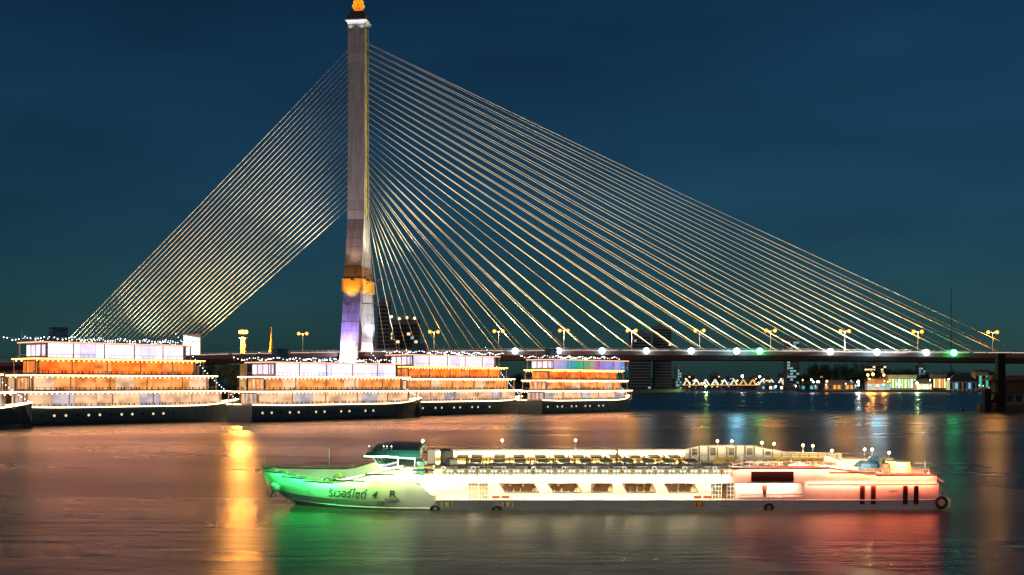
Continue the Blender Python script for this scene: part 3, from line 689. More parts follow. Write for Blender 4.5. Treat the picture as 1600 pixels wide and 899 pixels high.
# wash lights along the hull: strips held off the gunwale, each with an added light-blocking tube
def wash(x0, x1, zt, color, power, y=-0.55, aim=(1.4, -0.85), vis=2.5, side=-1):
    xm = (x0 + x1) / 2; ya = ys(x0, zt, side) + y; yb = ys(x1, zt, side) + y; ang = math.atan2(yb - ya, x1 - x0)
    d = bpy.data.lights.new('hull_wash_light', 'AREA'); d.shape = 'RECTANGLE'; d.size = math.hypot(x1 - x0, yb - ya); d.size_y = 0.12; d.energy = power * 2.0; d.color = color
    o = bpy.data.objects.new('hull_wash_light', d); col.objects.link(o); o.parent = boat
    o.location = (xm, (ya + yb) / 2, zt)
    # light faces -z local; local x along hull
    xax = Vector((math.cos(ang), math.sin(ang), 0)); dirv = Vector((-math.sin(ang), math.cos(ang), 0)) * aim[0] + Vector((0, 0, aim[1])); zax = -dirv.normalized(); zax = (zax - xax * zax.dot(xax)).normalized(); yax = zax.cross(xax)
    o.rotation_euler = Matrix((xax, yax, zax)).transposed().to_euler()
    nx_, ny_ = math.sin(ang), -math.cos(ang)
    MB().tube([(x0 + nx_ * 0.11, ya + ny_ * 0.11, zt - 0.03), (x1 + nx_ * 0.11, yb + ny_ * 0.11, zt - 0.03)], 0.075, 6).build('wash_light_shield', white, boat)  # tube added to keep the strip's direct light off the water
GREEN = (0.03, 1.0, 0.16); YG = (0.62, 1.0, 0.22); WARM = (1.0, 0.88, 0.55); RED = (1.0, 0.18, 0.08); PINK = (1.0, 0.30, 0.17)
wash(-0.6, 1.2, 2.85, GREEN, 60, -0.8); wash(1.2, 3.4, 2.55, GREEN, 75, -0.8); wash(3.4, 6.2, 2.35, (0.08, 1.0, 0.16), 110, -0.8); wash(6.4, 9.0, 2.6, (0.3, 1, 0.2), 60, -0.7); wash(9.0, 11.6, 3.2, YG, 60, -0.7); wash(11.6, 15, 3.6, (0.85, 1, 0.5), 90, -0.7)
for i in range(5):
    x0 = 15 + i * 5.1; wash(x0, x0 + 4.9, 2.80, WARM, 130, -0.35); wash(x0, x0 + 4.9, 3.95, WARM, 14, -0.45)  # upper row is added fill that brightens the rail panels
wash(40.6, 43, 3.7, PINK, 45); wash(43, 49, 3.72, PINK, 120); wash(49, 53, 3.35, RED, 100); wash(53, 58.4, 3.1, RED, 130)
wash(47.2, 53, 2.28, PINK, 60, -0.3); wash(53, 58.5, 2.28, RED, 60, -0.3)
# recess lights under the fascia
for i in range(6):
    x0 = 14.2 + i * 4.4
    o = lamp('recess_light', 'AREA', (x0 + 2.1, 0.35, 2.3), 480, (1, 0.9, 0.55), boat, 4.2, (x0 + 2.1, 1.0, 1.0), sy=0.12)
MB().box(14.2, 40.3, 0.30, 0.38, 2.31, 2.335).build('recess_led_strip', emat('led_warm', (1, 0.86, 0.5), 6), boat)
o = lamp('recess_light', 'AREA', (43.8, 0.35, 2.27), 260, (1, 0.55, 0.38), boat, 5.5, (43.8, 1.0, 1.0), sy=0.12)
# cabin lights
for x in (17, 22, 27, 32, 37): lamp('cabin_light', 'AREA', (x, 5, 2.26), 330, (1, 0.78, 0.45), boat, 3.5, (x, 5, 0), sy=4)
# upper deck lights on thin posts
dl = emat('deck_bulb', (1.0, 0.55, 0.2), 26)
def deck_lamp(px, y, zb, h, power, c=(1, 0.72, 0.36)):
    e = empty('deck_lamp', BM @ Vector((bx_(px), y, zb)))
    MB().tube([(0, 0, 0), (0, 0, h)], 0.025, 6).build('pole', steel, e)
    MB().ball((0, 0, h + 0.1), 0.12, 8, 6).build('bulb', dl, e, True)
    if power: lamp('deck_lamp_light', 'POINT', (0, 0, h + 0.1), power * 14, c, e, 0.12)
    return e
for px in (783, 910): tag(deck_lamp(px, 11.6, 3.6, 1.2, 40), 'single lamp on a thin pole behind the rows of dining tables', 'lamp', 'lamps along the dining deck')
for px, y, zb, h, p in ((1155, 11.4, 4.2, 0.55, 60), (1180, 11.4, 4.2, 0.55, 60), (1232, 11.4, 4.0, 0.6, 60), (1253, 11.4, 3.7, 0.8, 60), (1303, 11.4, 3.5, 0.85, 60), (1320, 11.4, 3.5, 0.8, 60), (1337, 8, 3.5, 0.7, 60), (1397, 9, 2.9, 1.3, 40), (1415, 10, 2.9, 1.2, 30), (1433, 8, 2.9, 1.1, 30)):
    tag(deck_lamp(px, y, zb, h, p), 'small bare-bulb lamp on a short pole above the aft deck', 'lamp', 'lamps above the aft deck')
for x in [16 + 4.2 * i for i in range(11)]:
    lamp('rail_downlight', 'AREA', (x, 0.35, 3.8), 300, (1, 0.86, 0.5), boat, 4.0, (x, 6, 2.9), sy=0.08)
    lamp('rail_downlight', 'AREA', (x, 11.6, 3.98), 260, (1, 0.82, 0.42), boat, 4.0, (x, 10.9, 2.9), sy=0.08)
lamp('aft_fill', 'AREA', (50, 0.5, 4.1), 600, (1, 0.84, 0.45), boat, 12, (50, 11, 3.4), sy=0.1)  # unseen fill added to brighten the aft superstructure
lamp('bow_well_light', 'AREA', (6, 6, 3.0), 260, (0.25, 1, 0.25), boat, 3, (6, 6, 0), sy=4)
lamp('bow_well_light', 'AREA', (10, 10.9, 3.3), 260, (0.8, 1, 0.4), boat, 3, (8, 8, 1.2), sy=0.3)
lamp('foredeck_light', 'AREA', (11.5, 1.2, 4.2), 160, (0.9, 0.85, 1), boat, 4, (11.5, 4.5, 2.9), sy=0.2)

MB().tube([(x, ys(x, lerp(GUN, x), -1) + 0.28, lerp(GUN, x) + 0.12) for x in (6.3, 7.5, 9, 10.5, 11.6, 12.2)], 0.09, 6).build('led_strip', emat('led_white', (1, 0.93, 1.0), 5), boat)
# dining tables and chairs on the upper deck
def make_table():
    e = empty('dining_table')
    MB().box(-0.52, 0.52, -1.25, 1.25, 0.70, 0.75).build('tabletop', navy, e)
    MB().box(-0.40, 0.40, -1.0, 1.0, 0.62, 0.697).build('table_frame', dark, e)
    for sx in (-1, 1):
        for sy in (-1, 1): MB().tube([(sx * 0.36, sy * 0.9, 0), (sx * 0.36, sy * 0.9, 0.62)], 0.025, 5).build('leg', dark, e)
    return e
def make_chair():
    e = empty('deck_chair')
    MB().box(-0.21, 0.21, -0.21, 0.21, 0.42, 0.46).build('seat', wood, e)
    MB().box(-0.21, -0.18, -0.2, 0.2, 0.62, 0.80).build('backrest', wood, e)
    for sx in (-1, 1):
        for sy in (-1, 1): MB().tube([(sx * 0.18, sy * 0.18, 0), (sx * 0.18, sy * 0.18, 0.42 if sx > 0 else 0.6)], 0.018, 4).build('leg', dark, e)
    return e
TB = make_table(); CH = make_chair(); ft = fc = True
colsx = [(716, 0), (741, 0), (779, 0.0), (813, 0.1), (850, 0.2), (884, 0.35), (918, 0.6), (951, 0.9), (985, 1.0), (1019, 1.1), (1053, 1.2), (1088, 1.3)]
for ci, (px, sk) in enumerate(colsx):
    for rj, y in enumerate((2.2, 5.9, 9.6)):
        if ci == 0 and rj < 2: continue
        o = TB if ft else copy_tree(TB); ft = False
        zt_ = 2.905
        xx = bx_(px) + sk * (1.2 - rj * 0.9) * 0.9
        o.location = BM @ Vector((xx, y, zt_)); o.rotation_euler = (HEEL, 0, 0)
        tag(o, 'dark navy covered dining table set out on the lit upper deck', 'table', 'dining tables on the upper deck')
        for sg in (-1, 1):
            for dy in (-0.6, 0.6):
                c = CH if fc else copy_tree(CH); fc = False
                c.location = BM @ Vector((xx + sg * 0.72, y + dy, zt_)); c.rotation_euler = (HEEL, 0, 0 if sg < 0 else math.pi)
                tag(c, 'small brown chair drawn up to a navy dining table on the upper deck', 'chair', 'chairs on the upper deck')
for px, y in ((1146, 1.6), (1190, 1.6)):
    o = copy_tree(TB); o.location = BM @ Vector((bx_(px), y, 2.95)); o.rotation_euler = (HEEL, 0, R(90))
    tag(o, 'dark navy table standing across the deck above the black stern screen', 'table', 'aft deck tables')
for k in range(22):
    c = copy_tree(CH); c.location = BM @ Vector((bx_(1150 + (k % 11) * 16 + random.uniform(-4, 4)), (3.2 if k < 11 else 6.0) + random.uniform(-.6, .6), 2.905)); c.rotation_euler = (HEEL, 0, random.uniform(0, 6))
    tag(c, 'small brown chair standing loose on the aft deck behind the pink hull side', 'chair', 'chairs on the aft deck')
b = MB(); xs = [bx_(1112) + k * 0.9 for k in range(16)]
for x in xs: b.tube([(x, 9.6, 2.9), (x, 9.6, 3.7)], 0.02, 5)
b.tube([(xs[0], 9.6, 3.7), (xs[-1], 9.6, 3.7)], 0.03, 5); b.build('aft_inner_rail', steel, boat)
for k in range(7): MB().box(bx_(1252) + 0.3 * k, bx_(1252) + 0.3 * k + .28, 5.2, 7.2, 2.9, 3.05 + 0.0 + 0.09 * (6 - abs(k - 3))).build('stair_step', white, boat)
# round-back chairs seen through the lower windows
def make_round_chair():
    e = empty('dining_chair')
    MB().lathe([(0.25, 0.40), (0.27, 0.44), (0.24, 0.48)], 10).build('seat', mat('seat_ochre', (0.55, 0.3, 0.1), 0.6), e)
    bk = MB().lathe([(0.05, -0.02), (0.27, -0.02), (0.29, 0.0), (0.27, 0.02), (0.05, 0.02)], 12).build('backrest', mat('seat_back', (0.22, 0.10, 0.04), 0.6), e)
    bk.location = (0, -0.24, 0.80); bk.rotation_euler = (R(90), 0, 0)
    for k in range(4): MB().tube([(0.17 * (1 if k % 2 else -1), 0.17 * (1 if k > 1 else -1), 0), (0.17 * (1 if k % 2 else -1), 0.17 * (1 if k > 1 else -1), 0.42)], 0.02, 4).build('leg', dark, e)
    return e
RC = make_round_chair(); fr = True
for tl, tr, bl, br in WIN:
    n = max(3, int((tr - tl) / 9.5))
    for j in range(3):
        for i in range(n):
            o = RC if fr else copy_tree(RC); fr = False
            o.location = BM @ Vector((bx_(tl + 8 + (i + 0.5 * (j % 2)) * (br - tl - 12) / n), 1.7 + j * 1.6, 0.805 + 0.12 * j)); o.rotation_euler = (HEEL, 0, random.uniform(-0.3, 0.3))
            tag(o, 'round-backed chair seen through the slanted windows of the lower saloon', 'chair', 'chairs in the lower saloon')
MB().box(17, 40, 3.0, 11, 0.81, 0.93).build('saloon_step', MATS['cabin_floor'], boat)

# people: continuous skinned bodies
def person(loc, h, pose, shirt, trousers, label, rz=0):
    e = empty('person', loc, rz); tag(e, label, 'person')
    J, E, Rr = pose
    me = bpy.data.meshes.new('body'); me.from_pydata([tuple(c * h for c in j) for j in J], E, []); me.update()
    o = link('body', me, e)
    sk = o.modifiers.new('skin', 'SKIN'); sv = me.skin_vertices[0].data
    for i, r in enumerate(Rr): sv[i].radius = (r * h, r * h)
    sv[0].use_root = True
    ss = o.modifiers.new('sub', 'SUBSURF'); ss.levels = 1; ss.render_levels = 1
    dg = bpy.context.evaluated_depsgraph_get(); dg.update()
    m2 = bpy.data.meshes.new_from_object(o.evaluated_get(dg)); o.modifiers.clear(); o.data = m2
    skin = mat('skin', (0.35, 0.2, 0.13), 0.6)
    m2.materials.clear(); m2.materials.append(shirt); m2.materials.append(trousers); m2.materials.append(skin)
    for p in m2.polygons:
        c = p.center / h; p.use_smooth = True
        p.material_index = 2 if c.z > 0.84 or (abs(c.x) > 0.13 and c.z < 0.56) else (1 if c.z < 0.50 else 0)
    hd = MB().ball((0, -0.005 * h, 0.935 * h), 0.062 * h, 10, 8); hr = hd.build('head', skin, e, True)
    MB().ball((0, 0.012 * h, 0.955 * h), 0.064 * h, 10, 8).build('hair', black, e, True)
    f = MB().ball((0, -0.07 * h, 0.93 * h), 0.01 * h, 6, 4)
    f.build('nose', skin, e)
    return e
def standing(ax=0.0):
    J = [(0, 0, .53), (0, 0, .65), (0, 0, .78), (0, 0, .85), (0, 0, .93), (-.09, 0, .80), (-.14, .01, .64), (-.15, -.05 - ax, .50), (.09, 0, .80), (.14, .01, .64), (.15, -.05 - ax, .50),
         (-.055, 0, .50), (-.06, -.02 - ax, .28), (-.06, .01, .04), (-.06, -.07, .02), (.055, 0, .50), (.07, .02 + ax, .28), (.08, .05 + ax, .04), (.08, -.03 + ax, .02)]
    E = [(0, 1), (1, 2), (2, 3), (3, 4), (2, 5), (5, 6), (6, 7), (2, 8), (8, 9), (9, 10), (0, 11), (11, 12), (12, 13), (13, 14), (0, 15), (15, 16), (16, 17), (17, 18)]
    Rr = [.075, .075, .085, .035, .05, .04, .03, .022, .04, .03, .022, .06, .042, .028, .022, .06, .042, .028, .022]
    return J, E, Rr
person(BM @ Vector((bx_(975), 7.0, 2.905)), 1.68, standing(0.06), dark, dark, 'person in dark clothes walking between the upper deck tables', R(70))
person(BM @ Vector((bx_(1196), 0.45, 0.81)), 1.62, standing(0.02), mat('shirt_red', (0.45, 0.05, 0.03), 0.7), dark, 'person in a red shirt standing behind the boat bulwark', R(20))

# ------------------------------------------------------------------ lit tour ships added in place of boat light trails
PA = Vector((-125, 297, 0)); PD = Vector((0.667, 0.745, 0)).normalized()
def wmat(name, c, c2, s):
    if name in MATS: return MATS[name]
    m = emat(name, c, s * 1.35); t = m.node_tree; e = [n for n in t.nodes if n.type == 'EMISSION'][0]
    tc = t.nodes.new('ShaderNodeTexCoord'); oi = t.nodes.new('ShaderNodeObjectInfo'); ad = t.nodes.new('ShaderNodeVectorMath'); ad.operation = 'MULTIPLY_ADD'
    ad.inputs[1].default_value = (0.30, 1.0, 0.5)
    sc_ = t.nodes.new('ShaderNodeVectorMath'); sc_.operation = 'SCALE'; sc_.inputs[3].default_value = 1.0
    n = t.nodes.new('ShaderNodeTexNoise'); n.inputs['Scale'].default_value = 0.8; n.inputs['Detail'].default_value = 1
    mx = t.nodes.new('ShaderNodeMix'); mx.data_type = 'RGBA'; mx.inputs[6].default_value = (*c2, 1); mx.inputs[7].default_value = (*c, 1)
    mr = t.nodes.new('ShaderNodeMapRange'); mr.inputs[1].default_value = 0.30; mr.inputs[2].default_value = 0.66
    t.links.new(tc.outputs['Object'], ad.inputs[0]); t.links.new(oi.outputs['Location'], ad.inputs[2]); t.links.new(ad.outputs[0], n.inputs['Vector'])
    t.links.new(n.outputs[0], mr.inputs[0]); t.links.new(mr.outputs[0], mx.inputs[0]); t.links.new(mx.outputs[2], e.inputs[0])
    return m
glass_d = mat('dark_window', (0.03, 0.04, 0.05), 0.15)
hull_navy = mat('hull_navy', (0.07, 0.14, 0.19), 0.3, 0, 0.2, 0.2)
slabm = mat('ship_white', (0.6, 0.5, 0.42), 0.5)
strip_w = emat('strip_warm', (1.0, 0.60, 0.28), 9.0)
strip_g = emat('strip_gold', (1.0, 0.46, 0.08), 8.0)
strip_r = emat('strip_red', (1.0, 0.40, 0.20), 2.2)
tier_m = [wmat('tier_peach', (0.85, 0.50, 0.28), (0.40, 0.22, 0.13), 1.1), wmat('tier_brown', (0.95, 0.36, 0.10), (0.40, 0.12, 0.03), 1.1), wmat('tier_orange', (1.0, 0.22, 0.03), (0.55, 0.07, 0.01), 1.3), wmat('tier_lilac', (0.95, 0.80, 0.88), (0.80, 0.60, 0.66), 1.15)]
tier_alt = [wmat('tier_grey', (0.60, 0.50, 0.50), (0.28, 0.22, 0.24), 0.9), wmat('tier_peach', None, None, 1), wmat('tier_red', (0.95, 0.30, 0.06), (0.4, 0.06, 0.02), 1.1), wmat('tier_violet', (0.80, 0.72, 0.95), (0.62, 0.52, 0.75), 1.05)]
def trail_ship(t0, Ls, th, label, idx, screen=False, NT=4):
    e = empty('trail_ship', PA + PD * t0 + Vector((-PD.y, PD.x, 0)) * (16 if idx % 2 else 0), math.atan2(PD.y, PD.x)); tag(e, label, 'ship', 'lit tour ships added for the light trails')
    W = 6.2; H = 4.6
    rings = []
    for i in range(25):
        u = i / 24; x = Ls * u
        k = 1 - max(0, (u - 0.72) / 0.28) ** 2.2; k2 = 1 - max(0, (u - 0.66) / 0.30) ** 1.8 if u < 0.96 else 0.02
        sh = H + 1.6 * max(0, (u - 0.7) / 0.3) ** 2 + 0.3 * max(0, (0.15 - u) / 0.15)
        rings.append([(x, -W * max(k, 0.03), sh), (x, -W * 0.97 * max(k2, 0.02), 1.0), (x, -W * 0.8 * max(k2, 0.02), -1.2), (x, W * 0.8 * max(k2, 0.02), -1.2), (x, W * 0.97 * max(k2, 0.02), 1.0), (x, W * max(k, 0.03), sh)])
    MB().loft(rings).build('hull', hull_navy, e)
    for sg in (-1, 1):
        MB().tube([(r[0][0], sg * (abs(r[0][1]) + 0.08), r[0][2] + 0.15) for r in rings], 0.14, 5).build('gunwale_light', strip_w, e)
    for tj in range(NT):
        ti = tj if tj < NT - 1 else 3
        z0 = H + tj * th; x0 = Ls * (0.02 + (0.01 + 0.012 * (idx % 3)) * tj); x1 = Ls * (0.90 - (0.045 + 0.015 * (idx % 2)) * tj) if not (screen and ti == 3) else Ls * 0.86
        MB().loft([[(x0, -W, z0 + th - 0.3), (x0, W, z0 + th - 0.3), (x1, W, z0 + th - 0.3), (x1 + 1.5, 0, z0 + th - 0.3), (x1, -W, z0 + th - 0.3)],
                   [(x0, -W, z0 + th), (x0, W, z0 + th), (x1, W, z0 + th), (x1 + 1.5, 0, z0 + th), (x1, -W, z0 + th)]]).build('deck_slab', slabm, e)
        st = [strip_w, strip_w, strip_g, strip_r][ti]
        for sg in (-1, 1):
            yq = sg * W
            MB().box(x0, x1, min(yq, yq + sg * 0.1), max(yq, yq + sg * 0.1), z0 + th - 0.30, z0 + th - 0.02).build('deck_light', st, e)
            rl = MB()
            rl.box(x0, x1, min(yq, yq - sg * .08), max(yq, yq - sg * .08), z0 + 1.02, z0 + 1.1)
            if ti < 4:
                r_ = rl.build('railing', steel, e)
                bb = MB(); x = x0
                while x < x1: bb.box(x, x + 0.06, min(yq, yq - sg * .06), max(yq, yq - sg * .06), z0, z0 + 1.02); x += 1.5
                tag(bb.build('baluster', steel, r_), kind='stuff')
        MB().box(x0 - 0.1, x0, -W, W, z0 + th - 0.30, z0 + th - 0.02).build('deck_light', st, e)
        if ti in (0, 1, 2):
            for sg in (-1, 1):
                lamp('water_fill', 'AREA', ((x0 + x1) / 2, sg * (W + 0.13), z0 + th - 0.16), 1250, (1.0, 0.22, 0.07), e, x1 - x0, ((x0 + x1) / 2, sg * (W + 10), z0 + th - 2.5), sy=0.25)  # area lamps added to throw an orange sheen on the water
        x = x0 + 0.3
        pm = MB().box(0, 0.22, -0.11, 0.11, 0, th - 0.3).mesh('pillar', slabm)
        while x < x1 - 0.3:
            for sg in (-1, 1): link('pillar', pm, e, (x, sg * (W - 0.3), z0))
            x += (x1 - x0 - 0.8) / 5
        if ti < 3:
            sr = MB(); x = x0 + 3; rq = random.Random(idx * 10 + ti)
            while x < x1 - 3:
                for sg in (-1, 1):
                    yc = sg * (W - 1.0)
                    sr.box(x - 0.22, x + 0.22, yc - 0.22, yc + 0.22, z0 + 0.4, z0 + 0.48); sr.box(x - 0.24, x - 0.18, yc - 0.22, yc + 0.22, z0 + 0.48, z0 + 1.0); sr.box(x - 0.04, x + 0.04, yc - 0.04, yc + 0.04, z0, z0 + 0.4)
                    if rq.random() < .45: sr.box(x + 0.5, x + 1.3, yc - 0.4, yc + 0.4, z0 + 0.72, z0 + 0.78); sr.box(x + 0.86, x + 0.94, yc - 0.04, yc + 0.04, z0, z0 + 0.72)
                x += rq.choice((0.9, 1.6, 1.6, 2.2))
            tag(sr.build('deck_seating', dark, e), kind='stuff')
            hl = MB(); x = x0 + 1
            while x < x1 - 0.5:
                for sg in (-1, 1): hl.ball((x, sg * (W - 0.5), z0 + th - 0.62), rq.uniform(0.13, 0.2), 6, 4)
                x += 1.45
            tag(hl.build('hanging_bulbs', emat('hanging_bulb', (1.0, 0.62, 0.28), 7), e), kind='stuff')
        inset = 2.3 if ti < 3 else 0.9
        ca = MB().box(x0 + 2, x1 - 1.5, -W + inset, W - inset, z0, z0 + th - 0.3).build('cabin', slabm, e)
        n = 9; xw = (x1 - x0 - 5) / n
        hw = th - 1.0 if ti < 3 else th - 0.6
        wm = [MB().box(0, xw - 0.14, -0.04, 0.04, 0, hw).mesh('window', tier_m[ti]), MB().box(0, xw - 0.14, -0.04, 0.04, 0, hw).mesh('window', tier_alt[ti])]
        for k in range(n):
            for sg in (-1, 1):
                me = wm[1 if (k * 7 + ti * 3 + idx) % 4 == 0 else 0]
                if screen and ti == 3: continue
                link('window' if ti < 3 else 'light_panel', me, ca, (x0 + 2.6 + k * xw, sg * (W - inset + 0.05), z0 + (0.5 if ti < 3 else 0.2)))
        for k in range(4):
            MB().box(x0 + 1.9, x0 + 1.98, -W + inset + 0.3 + k * (2 * W - 2 * inset) / 4, -W + inset - 0.3 + (k + 1) * (2 * W - 2 * inset) / 4, z0 + 0.7, z0 + th - 0.8).build('window', tier_m[ti] if k % 2 else tier_alt[ti], ca)
        if screen and ti == 3:
            cs = [(0.75, 0.6, 0.95), (0.6, 0.55, 1.0), (0.25, 0.55, 0.95), (0.1, 0.5, 0.6), (0.05, 0.6, 0.4), (0.12, 0.65, 0.35), (0.3, 0.5, 0.2), (0.5, 0.5, 0.45), (0.75, 0.2, 0.6), (0.4, 0.35, 0.95), (0.5, 0.4, 0.95), (0.35, 0.4, 1.0), (0.6, 0.5, 0.95), (0.2, 0.4, 0.95)]
            sw = (x1 - x0 - 4) / len(cs)
            for k, c in enumerate(cs):
                for sg in (-1, 1):
                    MB().box(x0 + 2.1 + k * sw, x0 + 2.1 + k * sw + sw - 0.04, min(sg * (W - inset + .02), sg * (W - inset + .14)), max(sg * (W - inset + .02), sg * (W - inset + .14)), z0 + 0.1, z0 + th - 0.4).build('screen_panel', emat('screen_%d' % k, c, 0.75), ca)
    zt = H + NT * th
    x0, x1 = Ls * 0.06, Ls * 0.70
    for x in (x0, (x0 + x1) / 2, x1): MB().tube([(x, 0, zt), (x, 0, zt + 3.6)], 0.12, 6, 0.07).build('mast', steel, e)
    bl = MB()
    for y in (-W + 0.3, W - 0.3):
        k = 0; x = x0 - 2
        while x < x1 + 4:
            bl.ball((x, y, zt + 0.9 + 0.35 * math.sin(x * 0.9) + random.uniform(-.12, .12)), random.uniform(0.08, 0.17), 6, 4); x += random.choice((0.7, 0.9, 1.4))
    bl.build('string_bulbs', emat('string_bulb', (0.72, 0.9, 1.0), 9), e)
    MB().loft([[(Ls * 0.2 + x, y, zt + z) for x, y in ((-2, -1.5), (2, -1.5), (2, 1.5), (-2, 1.5))] if False else [(Ls * 0.2 + x * k, y * k, zt + z) for x, y in ((-2.2, -1.6), (2.2, -1.6), (2.2, 1.6), (-2.2, 1.6))] for k, z in ((1, 0), (0.85, 3.2), (0.95, 3.4), (0.9, 4.0))]).build('funnel', hull_navy, e)
    fl = MB(); pa = Vector((x1, 0, zt + 3.4)); pb = Vector((Ls - 1, 0, H + 2.0))
    for k in range(26):
        q = pa.lerp(pb, k / 25); fl.ball((q.x, 0, q.z - 1.6 * math.sin(math.pi * k / 25)), 0.11, 6, 4)
    fl.build('forestay_bulbs', emat('string_bulb', (0.72, 0.9, 1.0), 9), e)
    for sg in (-1, 1):
        for k in range(14):
            po = MB().lathe([(0.02, 0.0), (0.34, 0.0), (0.34, 0.06), (0.02, 0.06)], 10).build('porthole', emat('porthole_lit', (1, 0.7, 0.35), 1.2) if (k * 5 + idx) % 3 else glass_d, e)
            po.location = (Ls * 0.05 + k * Ls * 0.045, sg * (W * 0.986 + 0.02), 2.6); po.rotation_euler = (R(90) if sg < 0 else R(-90), 0, 0)
    rl = MB()
    for y in (-W + 0.3, W - 0.3):
        rl.tube([(x0 - 2, y, zt + 1.1), (x1 + 4, y, zt + 1.1)], 0.05, 5)
        x = x0 - 2
        while x < x1 + 4: rl.tube([(x, y, zt), (x, y, zt + 1.1)], 0.04, 4); x += 2.5
    rl.build('roof_railing', steel, e)
    return e
ships = [(-62, 70, 4.35, 'lit tour ship added for the light trails, cut by the frame edge, last in the line before the river bank'),
         (9, 72, 4.35, 'lit tour ship added for the light trails, with lilac top deck, passing before the tall orange park lamp'),
         (70, 72, 4.25, 'lit tour ship added for the light trails, with orange decks, passing right before the bridge tower'),
         (143, 68, 4.1, 'lit tour ship added for the light trails, sailing between the bridge tower and the screen-sided ship'),
         (197, 61, 3.85, 'lit tour ship added for the light trails, leading the line with a striped colour screen on its top deck')]
for i, (t0, Ls, th, lb_) in enumerate(ships): trail_ship(t0, Ls, th, lb_, i, i == 4, (4, 4, 3, 4, 4)[i])

# ------------------------------------------------------------------ left bank: park pillars, billboard, pavilion, lamps
pillar_m = mat('pillar_cream', (0.75, 0.6, 0.35), 0.6)
def park_pillar(px, Z, top_py, label, big=False, spire=True):
    x = (px - 800) / F * Z; h = CAM_H - (top_py - HZ) / F * Z - BANKZ
    e = empty('park_pillar', (x, Z, BANKZ)); tag(e, label, 'pillar')
    hs = h * (0.62 if spire else 0.9)
    MB().loft([[(a * k, b * k, z) for a, b in ((-1, -1), (1, -1), (1, 1), (-1, 1))] for k, z in ((2.4, 0), (2.2, 1.5), (1.5, 1.7), (1.2, hs * 0.5), (1.0, hs), (1.5, hs + 0.3), (1.5, hs + 0.9))]).build('shaft', pillar_m, e)
    if spire: MB().lathe([(1.3, hs + 0.9), (1.5, hs + 1.6), (1.0, hs + 2.8), (0.55, hs + (h - hs) * 0.5), (0.05, h)], 8).build('spire', gold, e)
    if big:
        for k in range(4):
            a = k * math.pi / 2
            MB().ball((math.cos(a) * 1.3, math.sin(a) * 1.3, h + 0.3), 0.9, 10, 6).build('bulb', emat('sodium_big', (1, 0.40, 0.06), 8), e, True)
        lamp('park_lamp_light', 'POINT', (0, -3.2, h + 0.6), 130000, (1, 0.36, 0.06), e, 3.4)
    for sx in (-1, 1):
        MB().box(sx * 3.2 - 0.3, sx * 3.2 + 0.3, -3.4, -2.8, 0, 0.5).build('uplight', dark, e)
        lamp('uplight_beam', 'SPOT', (sx * 3.2, -3.3, 0.8), 6000, (1, 0.75, 0.35), e, 0.3, (0, 0, h * 0.8), 50)
    return e
park_pillar(253, 562, 530, 'cream pillar with a golden spire beside the white billboard')
park_pillar(380, 556, 520, 'tall cream lamp pillar carrying a cluster of orange lamps', True, False)
park_pillar(424, 556, 512, 'slender golden-spired pillar standing beside the tall lamp pillar')
bb = empty('billboard', at(300, 603, 590)); bb.location.z = BANKZ; tag(bb, 'glowing white billboard rising behind the back cables', 'billboard')
MB().box(-4.2, 4.2, -0.5, 0.5, 18, 32).build('frame', steel, bb)
MB().prism([(-4.0, 18.2), (4.0, 18.2), (4.0, 30.2), (-4.0, 31.6)], lambda x, z: (x, -0.62, z), lambda x, z: (x, -0.52, z)).build('face', emat('billboard_face', (0.9, 0.97, 1.0), 1.6), bb)
for x in (-3, 3): MB().box(x - 0.4, x + 0.4, -0.4, 0.4, 0, 18).build('leg', steel, bb)
pv = empty('riverside_hall', (-215, 600, BANKZ)); tag(pv, 'long white hall with pillars on the left bank behind the first ship', 'building')
MB().box(-60, 30, 0, 14, 0, 14).build('wall', mat('hall_wall', (0.6, 0.5, 0.42), 0.7), pv)
MB().loft([[(-62, -2, 14), (32, -2, 14), (32, 16, 14), (-62, 16, 14)], [(-60, 5, 18), (30, 5, 18), (30, 9, 18), (-60, 9, 18)]]).build('roof', mat('roof_tile_red', (0.3, 0.09, 0.05), 0.8), pv)
for k in range(16): MB().box(-58 + k * 5.6, -57 + k * 5.6, -1.4, -0.4, 0, 14).build('column', white, pv)
for k in range(15): MB().box(-56.4 + k * 5.6, -52.6 + k * 5.6, -0.08, -0.02, 3, 11).build('window', emat('hall_window', (1, 0.55, 0.25), 0.8), pv)

# ------------------------------------------------------------------ trees
leafm = mat('foliage', (0.05, 0.085, 0.03), 0.8, 0, 0.5, 1.5)
leafm2 = mat('foliage_dark', (0.035, 0.06, 0.025), 0.8, 0, 0.5, 1.5)
bark = mat('bark', (0.09, 0.065, 0.045), 0.9)
def crown_mesh(seed, m, n=1500):
    rn = random.Random(seed); b = MB()
    cl = [(rn.uniform(-.62, .62), rn.uniform(-.62, .62), rn.uniform(.42, .95), rn.uniform(.18, .34)) for _ in range(15)]
    for i in range(n):
        cx, cy, cz, cr = rn.choice(cl)
        d = Vector((rn.gauss(0, 1), rn.gauss(0, 1), rn.gauss(0, .8))).normalized() * cr * rn.uniform(.55, 1.05)
        p = Vector((cx, cy, cz)) + d; s = rn.uniform(.025, .055)
        u = Vector((rn.gauss(0, 1), rn.gauss(0, 1), rn.gauss(0, 1))).normalized(); v = u.cross(Vector((rn.gauss(0, 1), rn.gauss(0, 1), rn.gauss(0, 1)))).normalized()
        b.quad(p - u * s, p - v * s * .6, p + u * s, p + v * s * .6)
    return b.mesh('crown', m)
crowns = [crown_mesh(i, leafm if i % 2 else leafm2) for i in range(4)]
tk = MB().tube([(0, 0, 0), (0.01, 0, .25), (-.02, .01, .5)], .045, 7, .025)
